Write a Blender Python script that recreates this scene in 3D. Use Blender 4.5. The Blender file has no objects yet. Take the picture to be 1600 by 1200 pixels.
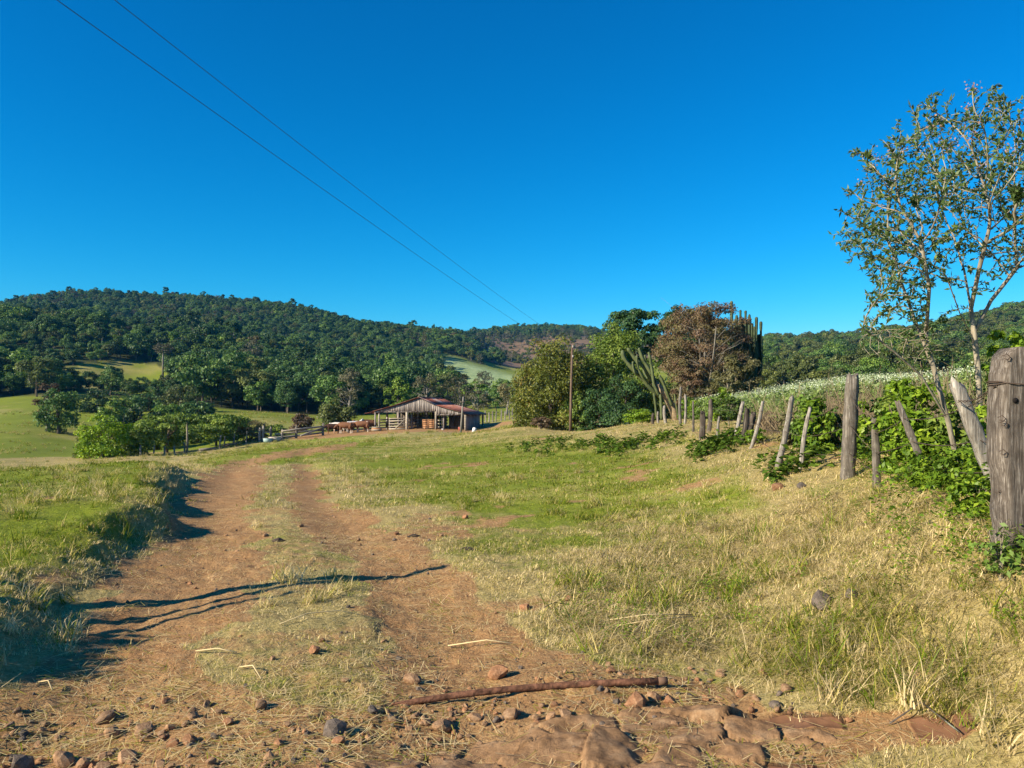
import bpy, math, random
import numpy as np
from mathutils import Vector, Matrix

# ------------------------------------------------------------------ camera, sky, sun, exposure
scene = bpy.context.scene
COL = scene.collection
F = 1209.0                       # focal length in photograph pixels (1600 wide)
HOR = 630.0                      # pixel row of the horizon
EYE = 1.6
PITCH = math.atan((HOR - 600.0) / F)
cam_d = bpy.data.cameras.new('camera')
cam = bpy.data.objects.new('camera', cam_d)
COL.objects.link(cam)
cam.location = (0, 0, EYE)
cam.rotation_euler = (math.pi / 2 + PITCH, 0, 0)
cam_d.sensor_width = 36.0
cam_d.lens = F / 1600.0 * 36.0
cam_d.clip_start = 0.05
cam_d.clip_end = 12000.0
scene.camera = cam

SUN_EL = math.radians(27.0)
SH = Vector((0.885, 0.466))      # the way shadows fall on the ground
SH.normalize()
TAN_EL = math.tan(SUN_EL)
world = bpy.data.worlds.new('World')
scene.world = world
world.use_nodes = True
wn, wl = world.node_tree.nodes, world.node_tree.links
wn.clear()
w_sky = wn.new('ShaderNodeTexSky')
w_sky.sky_type = 'NISHITA'
w_sky.sun_disc = False
w_sky.sun_elevation = SUN_EL
w_sky.sun_rotation = math.atan2(-SH.x, -SH.y)
w_sky.altitude = 300.0
w_sky.air_density = 1.0
w_sky.dust_density = 0.2
w_sky.ozone_density = 2.0
w_hs = wn.new('ShaderNodeHueSaturation')
w_hs.inputs['Hue'].default_value = 0.492
w_hs.inputs['Saturation'].default_value = 1.45
w_hs.inputs['Value'].default_value = 1.0
w_sep = wn.new('ShaderNodeSeparateColor')
w_cmb = wn.new('ShaderNodeCombineColor')
w_r2 = wn.new('ShaderNodeMath'); w_r2.operation = 'POWER'; w_r2.inputs[1].default_value = 2.0
w_r = wn.new('ShaderNodeMath'); w_r.operation = 'MULTIPLY'; w_r.inputs[1].default_value = 0.085
w_g = wn.new('ShaderNodeMath'); w_g.operation = 'MULTIPLY'; w_g.inputs[1].default_value = 0.86
w_b = wn.new('ShaderNodeMath'); w_b.operation = 'MULTIPLY'; w_b.inputs[1].default_value = 1.16
w_bg = wn.new('ShaderNodeBackground')
w_bg.inputs['Strength'].default_value = 0.068
w_out = wn.new('ShaderNodeOutputWorld')
wl.new(w_sky.outputs[0], w_hs.inputs['Color'])
wl.new(w_hs.outputs[0], w_sep.inputs[0])
wl.new(w_sep.outputs[0], w_r2.inputs[0]); wl.new(w_r2.outputs[0], w_r.inputs[0]); wl.new(w_r.outputs[0], w_cmb.inputs[0])
wl.new(w_sep.outputs[1], w_g.inputs[0]); wl.new(w_g.outputs[0], w_cmb.inputs[1])
wl.new(w_sep.outputs[2], w_b.inputs[0]); wl.new(w_b.outputs[0], w_cmb.inputs[2])
wl.new(w_cmb.outputs[0], w_bg.inputs[0])
wl.new(w_bg.outputs[0], w_out.inputs[0])

sun_d = bpy.data.lights.new('sun', 'SUN')
sun_d.energy = 5.0
sun_d.angle = math.radians(0.5)
sun_d.color = (1.0, 0.87, 0.66)
sun = bpy.data.objects.new('sun', sun_d)
COL.objects.link(sun)
sun.rotation_euler = Vector((SH.x, SH.y, -TAN_EL)).to_track_quat('-Z', 'Y').to_euler()
sun.location = (-60, -40, 60)

vs = scene.view_settings
vs.view_transform = 'Standard'
vs.look = 'None'
vs.exposure = 1.05
vs.gamma = 1.0
vs.use_curve_mapping = False
scene.cycles.max_bounces = 4
scene.cycles.diffuse_bounces = 2
scene.cycles.transmission_bounces = 2
scene.cycles.transparent_max_bounces = 6
scene.cycles.use_adaptive_sampling = True
scene.cycles.adaptive_threshold = 0.02

# ------------------------------------------------------------------ helpers
rng = np.random.default_rng(11)
random.seed(5)
PI = math.pi


def at(px, py, Y):
    """world point seen at photograph pixel (px, py), Y metres ahead"""
    u, v = (px - 800.0) / F, (600.0 - py) / F
    cp, sp = math.cos(PITCH), math.sin(PITCH)
    d = Vector((u, cp - v * sp, sp + v * cp))
    d *= Y / d.y
    return Vector((d.x, d.y, d.z + EYE))


def hash2(ix, iy, seed):
    h = (ix.astype(np.int64) * 374761393 + iy.astype(np.int64) * 668265263 + seed * 974711) & 0xFFFFFFFF
    h = ((h ^ (h >> 13)) * 1274126177) & 0xFFFFFFFF
    h = (h ^ (h >> 16)) & 0xFFFFFFFF
    return h / 4294967295.0


def vnoise(x, y, seed=0):
    x = np.asarray(x, float); y = np.asarray(y, float)
    ix, iy = np.floor(x), np.floor(y)
    fx, fy = x - ix, y - iy
    fx = fx * fx * (3 - 2 * fx); fy = fy * fy * (3 - 2 * fy)
    a = hash2(ix, iy, seed); b = hash2(ix + 1, iy, seed)
    c = hash2(ix, iy + 1, seed); d = hash2(ix + 1, iy + 1, seed)
    return (a * (1 - fx) + b * fx) * (1 - fy) + (c * (1 - fx) + d * fx) * fy


def fbm(x, y, seed=0, o=4):
    s, a, t = 0.0, 0.5, 0.0
    for i in range(o):
        s = s + a * vnoise(x * 2 ** i + 17.3 * i, y * 2 ** i - 9.1 * i, seed + i)
        t += a; a *= 0.5
    return s / t


def sstep(a, b, x):
    t = np.clip((x - a) / (b - a), 0, 1)
    return t * t * (3 - 2 * t)


# ------------------------------------------------------------------ terrain heights
CP = []   # (x, y, z)


def row(Y, *pz):
    for px, z in pz:
        CP.append(((px - 800) / F * Y, Y, z))


def rowpy(Y, *pp):
    for px, py in pp:
        CP.append(((px - 800) / F * Y, Y, EYE + (HOR - py) / F * Y))


row(2.0, (-600, 0), (0, 0), (800, 0), (1600, 0), (2400, 0.1))
row(3.5, (-400, 0.0), (0, 0), (500, 0), (800, 0), (1200, 0), (1450, 0.06), (1600, .25), (1800, 0.6), (2300, 0.8))
row(4.1, (1200, .0), (1350, .12), (1500, .40), (1600, .72), (1750, .95))
row(4.8, (0, 0), (800, 0), (1100, 0.0), (1300, 0.2), (1400, .40), (1500, 0.66), (1600, 0.98), (2100, 1.2))
row(7.5, (0, -.03), (400, -.03), (800, -.02), (1000, .03), (1200, .2), (1330, .45), (1452, .82), (1600, 1.05), (2000, 1.4))
row(11.2, (0, -.08), (400, -.1), (800, -.08), (1000, .03), (1130, .25), (1235, .58), (1350, .85), (1600, 1.3), (2000, 1.8))
row(16, (100, -.2), (400, -.2), (700, -.15), (900, .0), (1030, .25), (1160, .7), (1300, 1.0), (1600, 1.5), (2000, 1.9))
row(22, (200, -.3), (370, -.35), (480, -.35), (700, -.25), (870, .02), (1000, .3), (1080, .68), (1300, 1.25), (1600, 1.6), (2000, 2.0))
row(30, (-300, -.9), (0, -1.0), (150, -1.0), (300, -.75), (500, -.55), (700, -.35), (860, .05), (960, .4), (1063, .8), (1180, 1.1), (1300, 1.5), (1600, 1.8))
row(45, (-300, -2.3), (0, -2.5), (200, -2.3), (300, -1.75), (400, -1.2), (500, -.95), (700, -.7), (860, -.2), (1000, .4), (1090, .7), (1180, 1.35), (1300, 2.1), (1420, 2.3), (1600, 2.4), (2000, 2.8))
rowpy(60, (830, 667), (900, 672), (1000, 658))
row(68, (1100, .8), (1200, 1.5), (1300, 2.4), (1500, 2.9), (1900, 3.4))
rowpy(72, (-300, 722), (0, 722), (100, 721), (200, 714.5))
rowpy(90, (300, 701), (420, 689.5), (500, 684), (600, 676), (700, 674), (745, 674), (790, 666), (900, 655))
rowpy(112, (-300, 680), (50, 680), (150, 690), (300, 676), (400, 666), (500, 668), (650, 662), (800, 652))
rowpy(140, (-300, 645), (50, 650), (150, 655), (250, 652), (400, 649), (500, 656), (650, 652), (800, 645), (1000, 632), (1200, 614), (1500, 602), (1900, 590))
rowpy(172, (-300, 620), (50, 627), (200, 628), (400, 642), (600, 643), (800, 634))
row(230, (-400, 14), (0, 8), (200, 5.4), (400, 5), (600, 3.2), (750, 3.5), (1000, 6))
rowpy(272, (200, 571))
row(250, (1200, 9.5), (1400, 13), (1600, 15), (2000, 18))
row(330, (-500, 38), (0, 33), (150, 31), (300, 26), (400, 21), (500, 15.5), (600, 9.5), (700, 8.5), (800, 9), (1000, 14), (1200, 17))
row(430, (-500, 46), (0, 36), (200, 35), (400, 32), (600, 29), (700, 26.5), (800, 17.6), (1000, 22), (1200, 28), (1400, 32), (1600, 46), (2000, 55))
row(650, (-600, 80), (-300, 82), (0, 80), (100, 88), (200, 87), (300, 85), (400, 81), (480, 75), (560, 64), (650, 59), (740, 51), (800, 42), (1000, 45), (1200, 49), (1300, 50), (1400, 56), (1500, 64), (1600, 76), (2000, 95))
row(850, (-600, 70), (0, 75), (400, 70), (700, 72), (800, 80), (900, 80), (1100, 70), (1300, 58), (1600, 70), (2000, 80))
row(1700, (-900, 40), (0, 40), (800, 40), (1600, 40), (2500, 40))
row(5000, (-900, 30), (0, 30), (800, 30), (1600, 30), (2500, 30))

_cp = np.array(CP)
TH_MAX = 0.98


def _feat(x, y):
    r = np.hypot(x, y)
    th = np.clip(np.arctan2(x, y), -TH_MAX, TH_MAX)
    return th * 4.5, np.log(np.maximum(r, 1.5)), r


_fx, _fy, _fr = _feat(_cp[:, 0], _cp[:, 1])
_K = np.sqrt((_fx[:, None] - _fx[None]) ** 2 + (_fy[:, None] - _fy[None]) ** 2 + 0.04)
_n = len(_cp)
_A = np.zeros((_n + 3, _n + 3))
_A[:_n, :_n] = _K + 1e-3 * np.eye(_n)
_A[:_n, _n] = 1; _A[:_n, _n + 1] = _fx; _A[:_n, _n + 2] = _fy
_A[_n:, :_n] = _A[:_n, _n:].T
_b = np.concatenate([_cp[:, 2] / (_fr + 10.0), np.zeros(3)])
_W = np.linalg.solve(_A, _b)

# road's left edge, where a grassy bank stands above the track
EDGE = np.array([(-2.6, 2.0), (-2.75, 3.2), (-2.95, 4.6), (-3.3, 6.2), (-4.1, 9.0), (-5.4, 12.5), (-6.9, 16.5), (-8.6, 20.5), (-10.4, 24.5)])


def pl_dist(x, y, P):
    """distance to a polyline, signed (+ on its left), and arc position"""
    best = np.full(np.shape(x), 1e9); sgn = np.ones(np.shape(x))
    for (x0, y0), (x1, y1) in zip(P[:-1], P[1:]):
        dx, dy = x1 - x0, y1 - y0
        t = np.clip(((x - x0) * dx + (y - y0) * dy) / (dx * dx + dy * dy), 0, 1)
        ex, ey = x - x0 - t * dx, y - y0 - t * dy
        d = np.hypot(ex, ey)
        m = d < best
        best = np.where(m, d, best)
        sgn = np.where(m, np.sign(dx * (y - y0) - dy * (x - x0)), sgn)
    return best, sgn


LRUT = np.array([(-1.6, 2.0), (-2.1, 3.6), (-2.7, 5.9), (-3.6, 8.8), (-5.0, 13), (-8.3, 23), (-11, 33), (-13, 48), (-13.5, 65), (-12.5, 80), (-9, 90)])
RRUT = np.array([(-0.1, 2.0), (-0.24, 4.1), (-0.5, 5.5), (-1.0, 7.4), (-1.9, 9.6), (-3.1, 13), (-6.0, 23), (-9, 33), (-12.3, 48)])


def height(x, y, fine=True):
    x = np.atleast_1d(np.asarray(x, float)); y = np.atleast_1d(np.asarray(y, float))
    fx, fy, r = _feat(x, y)
    g = np.zeros_like(x)
    for i in range(_n):
        g += _W[i] * np.sqrt((fx - _fx[i]) ** 2 + (fy - _fy[i]) ** 2 + 0.04)
    g += _W[_n] + _W[_n + 1] * fx + _W[_n + 2] * fy
    z = g * (r + 10.0)
    th = np.abs(np.arctan2(x, y))
    z = z * (1 - sstep(1.1, 2.6, th))                      # level ground behind the camera
    # bank left of the track
    d, s = pl_dist(x, y, EDGE)
    wob = (fbm(x * .9, y * .9, 31, 3) - .5) * 1.2
    sd = d * s + wob
    fade = (1 - sstep(17, 26, y)) * sstep(1.0, 3.0, y)
    z = z + fade * sstep(0.0, .6, sd) * (0.14 + .24 * sstep(5, 11, y) + 0.22 * (fbm(x * .5, y * .5, 8, 2) - .45))
    # wheel ruts
    near = 1 - sstep(40, 70, y)
    for P, w, dep in ((LRUT, .55, .07), (RRUT, .45, .075)):
        d, s = pl_dist(x, y, P)
        z = z - near * dep * np.exp(-(d / w) ** 2)
    if fine:
        k = 1 - sstep(60, 140, r)
        z = z + k * (0.16 * (fbm(x * .22, y * .22, 3, 3) - .5) * sstep(4, 14, r) + 0.09 * (fbm(x * .9, y * .9, 5, 3) - .5) + 0.035 * (fbm(x * 4.2, y * 4.2, 7, 3) - .5))
        k2 = 1 - sstep(9, 16, r)
        z = z + k2 * (0.024 * (fbm(x * 15, y * 15, 9, 3) - .5) - .012 * sstep(.66, .80, vnoise(x * 6.5, y * 6.5, 19)))
        z = z + sstep(140, 300, r) * 5.0 * (fbm(x * .012, y * .012, 12, 3) - .5)
    return z


def hz(x, y):
    return float(height(np.array([x]), np.array([y]))[0])


def PXY(x, y, z):
    yy = np.maximum(y, .3)
    return 800 + F * x / yy, HOR + F * (EYE - z) / yy


def poly_sd(px, py, poly):
    """signed distance to a polygon, + inside"""
    P = np.array(poly, float)
    inside = np.zeros(np.shape(px), bool)
    best = np.full(np.shape(px), 1e9)
    for (x0, y0), (x1, y1) in zip(P, np.roll(P, -1, 0)):
        dx, dy = x1 - x0, y1 - y0
        t = np.clip(((px - x0) * dx + (py - y0) * dy) / (dx * dx + dy * dy), 0, 1)
        best = np.minimum(best, np.hypot(px - x0 - t * dx, py - y0 - t * dy))
        c = ((y0 > py) != (y1 > py)) & (px < (x1 - x0) * (py - y0) / (y1 - y0 + 1e-12) + x0)
        inside ^= c
    return np.where(inside, best, -best)


BARN_AT = at(656, 673.5, 95.0)
BARN_ROT = -math.radians(12.5)


def masks(x, y, z):
    """what grows where: dirt, dry, lush, straw, crop, brown, mud"""
    px, py = PXY(x, y, z)
    front = y > 1.0
    r = np.hypot(x, y)
    j1 = (fbm(x * 1.3, y * 1.3, 40, 3) - .5)
    j2 = (fbm(x * 5, y * 5, 44, 3) - .5)
    jx = px + 90 * j1 + 60 * j2
    jy = py + 60 * (fbm(x * 1.1 + 50, y * 1.1, 47, 3) - .5) + 45 * j2
    soft = 16.0

    def M(poly, s=soft, a=1.0):
        kx = np.clip((py - 640) / 220, .12, 1.0) * a
        qx, qy = px + (jx - px) * kx, py + (jy - py) * kx
        return np.where(front, sstep(-s, s, poly_sd(qx, qy, poly)), 0)
    lrut = M([(350, 727), (420, 727), (400, 780), (395, 830), (425, 890), (395, 945), (310, 1005), (330, 1075), (500, 1110), (300, 1210), (-300, 1300), (-300, 1150), (0, 1082), (70, 1035), (150, 985), (170, 925), (200, 890), (255, 820), (292, 760)])
    rrut = M([(450, 729), (492, 733), (520, 785), (600, 818), (745, 810), (740, 826), (655, 850), (700, 885), (770, 950), (850, 1010), (1010, 1035), (1160, 1062), (1210, 1100), (1500, 1096), (1520, 1135), (1330, 1165), (1240, 1220), (560, 1220), (585, 1110), (600, 1060), (590, 985), (555, 900), (490, 845), (455, 780)])
    rocky = M([(-400, 1090), (100, 1050), (330, 1085), (560, 1105), (1180, 1072), (1230, 1120), (1230, 1230), (1200, 1500), (-900, 1600)])
    track = M([(340, 724), (470, 700), (560, 690), (560, 698), (470, 712), (400, 727), (360, 731)], 5, .5)
    strip = M([(398, 733), (455, 733), (470, 800), (500, 850), (570, 905), (605, 1000), (595, 1105), (400, 1095), (315, 1010), (400, 935), (425, 890), (390, 830), (385, 780)])
    dirt = np.maximum.reduce([lrut, rrut, rocky, track * .8, strip * (.0 + .46 * sstep(.35, .65, fbm(x * 1.6, y * 1.6, 76, 3)))])
    # barn yard
    bx, by = x - BARN_AT.x, y - BARN_AT.y
    yard = sstep(1.25, .8, np.hypot((bx + 1.5) / 14.5, (by - 1) / 9.5) + .25 * (fbm(x * .3, y * .3, 60, 3) - .5))
    dirt = np.maximum(dirt, yard)
    # a few worn spots on the pasture
    spots = sstep(.64, .76, fbm(x * .8, y * .8, 71, 4)) * (r < 70) * (x > -6)
    dirt = np.maximum(dirt, spots * .6)
    straw = M([(860, 985), (880, 905), (930, 850), (1040, 812), (1190, 805), (1290, 765), (1450, 775), (1700, 760), (2500, 700), (2500, 1300), (1640, 1140), (1480, 1100), (1250, 1065), (1050, 1025)], 22)
    dirt = dirt * (1 - .75 * straw)
    lushp = M([(470, 722), (560, 706), (700, 688), (900, 688), (1150, 745), (1195, 795), (1040, 806), (900, 835), (770, 800), (620, 770)], 25)
    lband = M([(290, 722), (420, 693), (520, 682), (640, 686), (520, 708), (440, 728)], 5, .4)
    d, s = pl_dist(x, y, EDGE)
    bank = np.where(y < 26, sstep(.1, .9, d * s), 0) * (x < 0)
    n1 = fbm(x * .5, y * .5, 52, 4)
    n2 = fbm(x * 2.2, y * 2.2, 55, 3)
    dry = np.clip(.82 - .5 * lushp - .5 * lband - .55 * bank + 1.5 * (n1 - .5) + .7 * (n2 - .5), 0, 1)
    dry = np.clip(np.maximum.reduce([dry, straw * .85, strip * .62]), 0, 1)
    lush = np.clip(np.maximum.reduce([lushp * (.75 + 1.2 * (n1 - .5)), lband, bank * .85]) - .5 * straw, 0, 1)
    farm = r > 95
    dry = np.where(farm, np.clip(.24 + 1.5 * (fbm(x * .05, y * .05, 58, 4) - .5) + .8 * (fbm(x * .35, y * .35, 59, 3) - .5), 0, 1), dry)
    lush = np.where(farm, .3, lush)
    crop = np.where(y > 250, sstep(-6, 6, poly_sd(px, py, [(690, 556), (705, 559), (812, 590), (900, 620), (760, 640), (690, 600)])), 0)
    wf = (y > 13) & (y < 95) & (px > 1080)
    fence_x = 5.0 + .045 * y
    crop2 = np.where(wf, sstep(.6, 1.6, x - fence_x - .5), 0)
    brown = np.where((y > 480) & (px > 735) & (px < 1100), 1.0, 0.0) * sstep(735, 765, px)
    mud = np.maximum(M([(1175, 1108), (1310, 1104), (1320, 1122), (1210, 1130)], 13, .8), M([(1410, 1104), (1500, 1098), (1515, 1128), (1430, 1140)], 13, .8))
    mud = np.maximum(mud, M([(1150, 1168), (1270, 1172), (1260, 1215), (1160, 1215)], 13, .8))
    return dict(dirt=np.clip(dirt, 0, 1), dry=dry, lush=lush, straw=straw, crop=crop, crop2=crop2, brown=brown, mud=mud, bank=bank, yard=yard, rocky=rocky, strip=strip)


# ------------------------------------------------------------------ mesh helpers
def np_mesh(name, V, faces, mats=(), attrs=None, smooth=False, mat_idx=None):
    """V (n,3); faces: list of (m,k) index arrays; attrs: {name: per-vertex float array}"""
    V = np.asarray(V, np.float32)
    faces = [np.asarray(f, np.int32) for f in faces if len(f)]
    me = bpy.data.meshes.new(name)
    nl = sum(f.size for f in faces); nf = sum(len(f) for f in faces)
    me.vertices.add(len(V)); me.loops.add(nl); me.polygons.add(nf)
    me.vertices.foreach_set('co', V.ravel())
    me.loops.foreach_set('vertex_index', np.concatenate([f.ravel() for f in faces]))
    tot = np.concatenate([np.full(len(f), f.shape[1], np.int32) for f in faces])
    st = np.concatenate([[0], np.cumsum(tot)[:-1]]).astype(np.int32)
    me.polygons.foreach_set('loop_start', st)
    me.polygons.foreach_set('loop_total', tot)
    if mat_idx is not None:
        me.polygons.foreach_set('material_index', np.asarray(mat_idx, np.int32))
    for k, a in (attrs or {}).items():
        a = np.asarray(a, np.float32)
        if a.ndim == 2:
            at_ = me.attributes.new(k, 'FLOAT_COLOR', 'POINT')
            at_.data.foreach_set('color', np.concatenate([a, np.ones((len(a), 1), np.float32)], 1).ravel())
        else:
            at_ = me.attributes.new(k, 'FLOAT', 'POINT')
            at_.data.foreach_set('value', a)
    me.update(calc_edges=True)
    if smooth:
        me.polygons.foreach_set('use_smooth', np.ones(nf, bool))
    for m in mats:
        me.materials.append(m)
    return me


class MB:
    """collects shapes that belong to ONE part"""
    def __init__(s):
        s.v = []; s.q = []; s.t = []; s.n = 0

    def add(s, V, quads=(), tris=()):
        V = np.asarray(V, float)
        s.v.append(V)
        if len(quads): s.q.append(np.asarray(quads) + s.n)
        if len(tris): s.t.append(np.asarray(tris) + s.n)
        s.n += len(V)
        return s

    def box(s, c, size, rot=None, jit=0.0):
        sx, sy, sz = (k / 2 for k in size)
        V = np.array([(-sx, -sy, -sz), (sx, -sy, -sz), (sx, sy, -sz), (-sx, sy, -sz), (-sx, -sy, sz), (sx, -sy, sz), (sx, sy, sz), (-sx, sy, sz)])
        if jit: V = V + rng.uniform(-jit, jit, V.shape)
        if rot is not None: V = V @ np.array(rot).T
        return s.add(V + np.array(c), [(0, 3, 2, 1), (4, 5, 6, 7), (0, 1, 5, 4), (1, 2, 6, 5), (2, 3, 7, 6), (3, 0, 4, 7)])

    def bar(s, a, b, w, h, up=(0, 0, 1), jit=0.0):
        a, b = Vector(a), Vector(b)
        d = (b - a); L = d.length; d.normalize()
        up = Vector(up)
        if abs(d.dot(up)) > .98: up = Vector((0, 1, 0))
        x = d.cross(up).normalized(); z = x.cross(d)
        R = np.array([x, d, z]).T
        return s.box((a + b) / 2, (w, L, h), R, jit)

    def tube(s, pts, rad, sides=7, cap=True, prof=None):
        P = np.asarray(pts, float); n = len(P)
        rad = np.broadcast_to(np.asarray(rad, float), (n,))
        T = np.gradient(P, axis=0); T /= np.linalg.norm(T, axis=1)[:, None] + 1e-12
        ref = np.array([0, 0, 1.0]) if abs(T[0][2]) < .9 else np.array([1.0, 0, 0])
        x = np.cross(ref, T[0]); x /= np.linalg.norm(x)
        V = []
        a = np.linspace(0, 2 * PI, sides, endpoint=False)
        pr = np.ones(sides) if prof is None else np.asarray(prof)
        for i in range(n):
            x = x - T[i] * (x @ T[i]); x /= np.linalg.norm(x) + 1e-12
            y = np.cross(T[i], x)
            V.append(P[i] + rad[i] * ((np.cos(a) * pr)[:, None] * x + (np.sin(a) * pr)[:, None] * y))
        V = np.concatenate(V)
        q = []
        for i in range(n - 1):
            for k in range(sides):
                q.append((i * sides + k, i * sides + (k + 1) % sides, (i + 1) * sides + (k + 1) % sides, (i + 1) * sides + k))
        t = []
        if cap:
            V = np.concatenate([V, [P[0]], [P[-1]]])
            m = n * sides
            for k in range(sides):
                t.append((m, (k + 1) % sides, k))
                t.append((m + 1, (n - 1) * sides + k, (n - 1) * sides + (k + 1) % sides))
        return s.add(V, q, t)

    def mesh(s, name, mats, smooth=False, attrs=None):
        V = np.concatenate(s.v)
        f = []
        if s.q: f.append(np.concatenate(s.q))
        if s.t: f.append(np.concatenate(s.t))
        return np_mesh(name, V, f, mats if isinstance(mats, (list, tuple)) else [mats], attrs, smooth)

    def build(s, name, mats, parent=None, smooth=False):
        return put(name, s.mesh(name, mats, smooth), parent)


def put(name, me, parent=None):
    o = bpy.data.objects.new(name, me)
    COL.objects.link(o)
    if parent is not None: o.parent = parent
    return o


def tag(o, label=None, cat=None, group=None, kind=None):
    if label: o['label'] = label
    if cat: o['category'] = cat
    if group: o['group'] = group
    if kind: o['kind'] = kind
    return o


def empty(name, loc, label, cat, group=None, rz=0.0):
    o = bpy.data.objects.new(name, None)
    COL.objects.link(o)
    o.empty_display_size = .2
    o.location = loc
    o.rotation_euler = (0, 0, rz)
    return tag(o, label, cat, group)


# ------------------------------------------------------------------ materials
class NT:
    def __init__(s, name):
        s.m = bpy.data.materials.new(name)
        s.m.use_nodes = True
        s.N, s.L = s.m.node_tree.nodes, s.m.node_tree.links
        s.N.clear()
        s.out = s.N.new('ShaderNodeOutputMaterial')

    def n(s, typ, **kw):
        nd = s.N.new(typ)
        for k, v in kw.items():
            if k.startswith('i_'):
                nd.inputs[k[2:].replace('_', ' ')].default_value = v
            else:
                setattr(nd, k, v)
        return nd

    def link(s, a, b):
        s.L.new(a, b)
        return s

    def noise(s, vec, scale, detail=4, rough=.6, dist=0.0):
        nd = s.n('ShaderNodeTexNoise')
        nd.inputs['Scale'].default_value = scale
        nd.inputs['Detail'].default_value = detail
        nd.inputs['Roughness'].default_value = rough
        nd.inputs['Distortion'].default_value = dist
        if vec is not None: s.L.new(vec, nd.inputs['Vector'])
        return nd.outputs['Fac']

    def ramp(s, fac, *stops):
        nd = s.n('ShaderNodeValToRGB')
        e = nd.color_ramp.elements
        while len(e) < len(stops): e.new(0.5)
        for el, (p, c) in zip(e, stops):
            el.position = p
            el.color = (*c, 1) if not isinstance(c, (int, float)) else (c, c, c, 1)
        s.L.new(fac, nd.inputs[0])
        return nd.outputs[0]

    def mix(s, fac, a, b, mode='MIX'):
        nd = s.n('ShaderNodeMix', data_type='RGBA', blend_type=mode)
        for sock, v in ((nd.inputs[0], fac), (nd.inputs[6], a), (nd.inputs[7], b)):
            if hasattr(v, 'is_linked') or isinstance(v, bpy.types.NodeSocket): s.L.new(v, sock)
            elif isinstance(v, (int, float)): sock.default_value = v if sock.type == 'VALUE' else (v, v, v, 1)
            else: sock.default_value = (*v, 1)
        return nd.outputs[2]

    def math(s, op, a, b=0.0):
        nd = s.n('ShaderNodeMath', operation=op)
        for sock, v in ((nd.inputs[0], a), (nd.inputs[1], b)):
            if isinstance(v, bpy.types.NodeSocket): s.L.new(v, sock)
            else: sock.default_value = v
        return nd.outputs[0]

    def pos(s): return s.n('ShaderNodeNewGeometry').outputs['Position']
    def obj(s): return s.n('ShaderNodeTexCoord').outputs['Object']
    def rnd(s): return s.n('ShaderNodeObjectInfo').outputs['Random']

    def attr(s, name, typ='GEOMETRY', out='Fac'):
        nd = s.n('ShaderNodeAttribute', attribute_name=name, attribute_type=typ)
        return nd.outputs[out]

    def scaled(s, vec, sc):
        nd = s.n('ShaderNodeMapping')
        nd.inputs['Scale'].default_value = sc
        s.L.new(vec, nd.inputs['Vector'])
        return nd.outputs[0]

    def bump(s, h, strength=.5, dist=.02):
        nd = s.n('ShaderNodeBump')
        nd.inputs['Strength'].default_value = strength
        nd.inputs['Distance'].default_value = dist
        s.L.new(h, nd.inputs['Height'])
        return nd.outputs[0]

    def leafsurf(s, col, trans, gloss=.016):
        d = s.n('ShaderNodeBsdfDiffuse'); t = s.n('ShaderNodeBsdfTranslucent'); g = s.n('ShaderNodeBsdfGlossy')
        g.inputs['Roughness'].default_value = .45
        g.inputs['Color'].default_value = (.8, .8, .8, 1)
        s.L.new(col, d.inputs['Color']); s.L.new(col, t.inputs['Color'])
        mx = s.n('ShaderNodeMixShader'); mx.inputs[0].default_value = trans
        s.L.new(d.outputs[0], mx.inputs[1]); s.L.new(t.outputs[0], mx.inputs[2])
        m2 = s.n('ShaderNodeMixShader'); m2.inputs[0].default_value = gloss
        s.L.new(mx.outputs[0], m2.inputs[1]); s.L.new(g.outputs[0], m2.inputs[2])
        s.L.new(m2.outputs[0], s.out.inputs['Surface'])
        return s.m

    def surf(s, col, rough=.9, normal=None, spec=.2, trans=None, metal=0.0):
        b = s.n('ShaderNodeBsdfPrincipled')
        if isinstance(col, bpy.types.NodeSocket): s.L.new(col, b.inputs['Base Color'])
        else: b.inputs['Base Color'].default_value = (*col, 1)
        if isinstance(rough, bpy.types.NodeSocket): s.L.new(rough, b.inputs['Roughness'])
        else: b.inputs['Roughness'].default_value = rough
        b.inputs['Specular IOR Level'].default_value = spec
        b.inputs['Metallic'].default_value = metal
        if normal is not None: s.L.new(normal, b.inputs['Normal'])
        o = b.outputs[0]
        if trans:
            t = s.n('ShaderNodeBsdfTranslucent')
            if isinstance(col, bpy.types.NodeSocket): s.L.new(col, t.inputs['Color'])
            else: t.inputs['Color'].default_value = (*col, 1)
            mx = s.n('ShaderNodeMixShader')
            mx.inputs[0].default_value = trans
            s.L.new(o, mx.inputs[1]); s.L.new(t.outputs[0], mx.inputs[2])
            o = mx.outputs[0]
        s.L.new(o, s.out.inputs['Surface'])
        return s.m


def leaf_mat(name, c0, c1, c2, trans=.28, var=.48, alt=None, altp=.8):
    """c0 dark, c1 mid, c2 bright leaf; alt: odd-coloured leaves"""
    t = NT(name)
    tint = t.attr('tint')
    c = t.ramp(tint, (0.0, c0), (.55, c1), (1.0, c2))
    if alt:
        n = t.noise(t.obj(), .7, 3)
        n2 = t.math('ADD', n, t.math('MULTIPLY', tint, .25))
        c = t.mix(t.ramp(n2, (altp - .12, 0.0), (altp + .06, 1.0)), c, alt)
    r = t.rnd()
    c = t.mix(1.0, c, t.ramp(r, (0, (1 - var,) * 3), (.5, (1.0, 1.0, 1.0)), (1, (1 + var * .8, 1 + var * .55, 1 - var * .2))), 'MULTIPLY')
    return t.leafsurf(c, trans)


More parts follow.
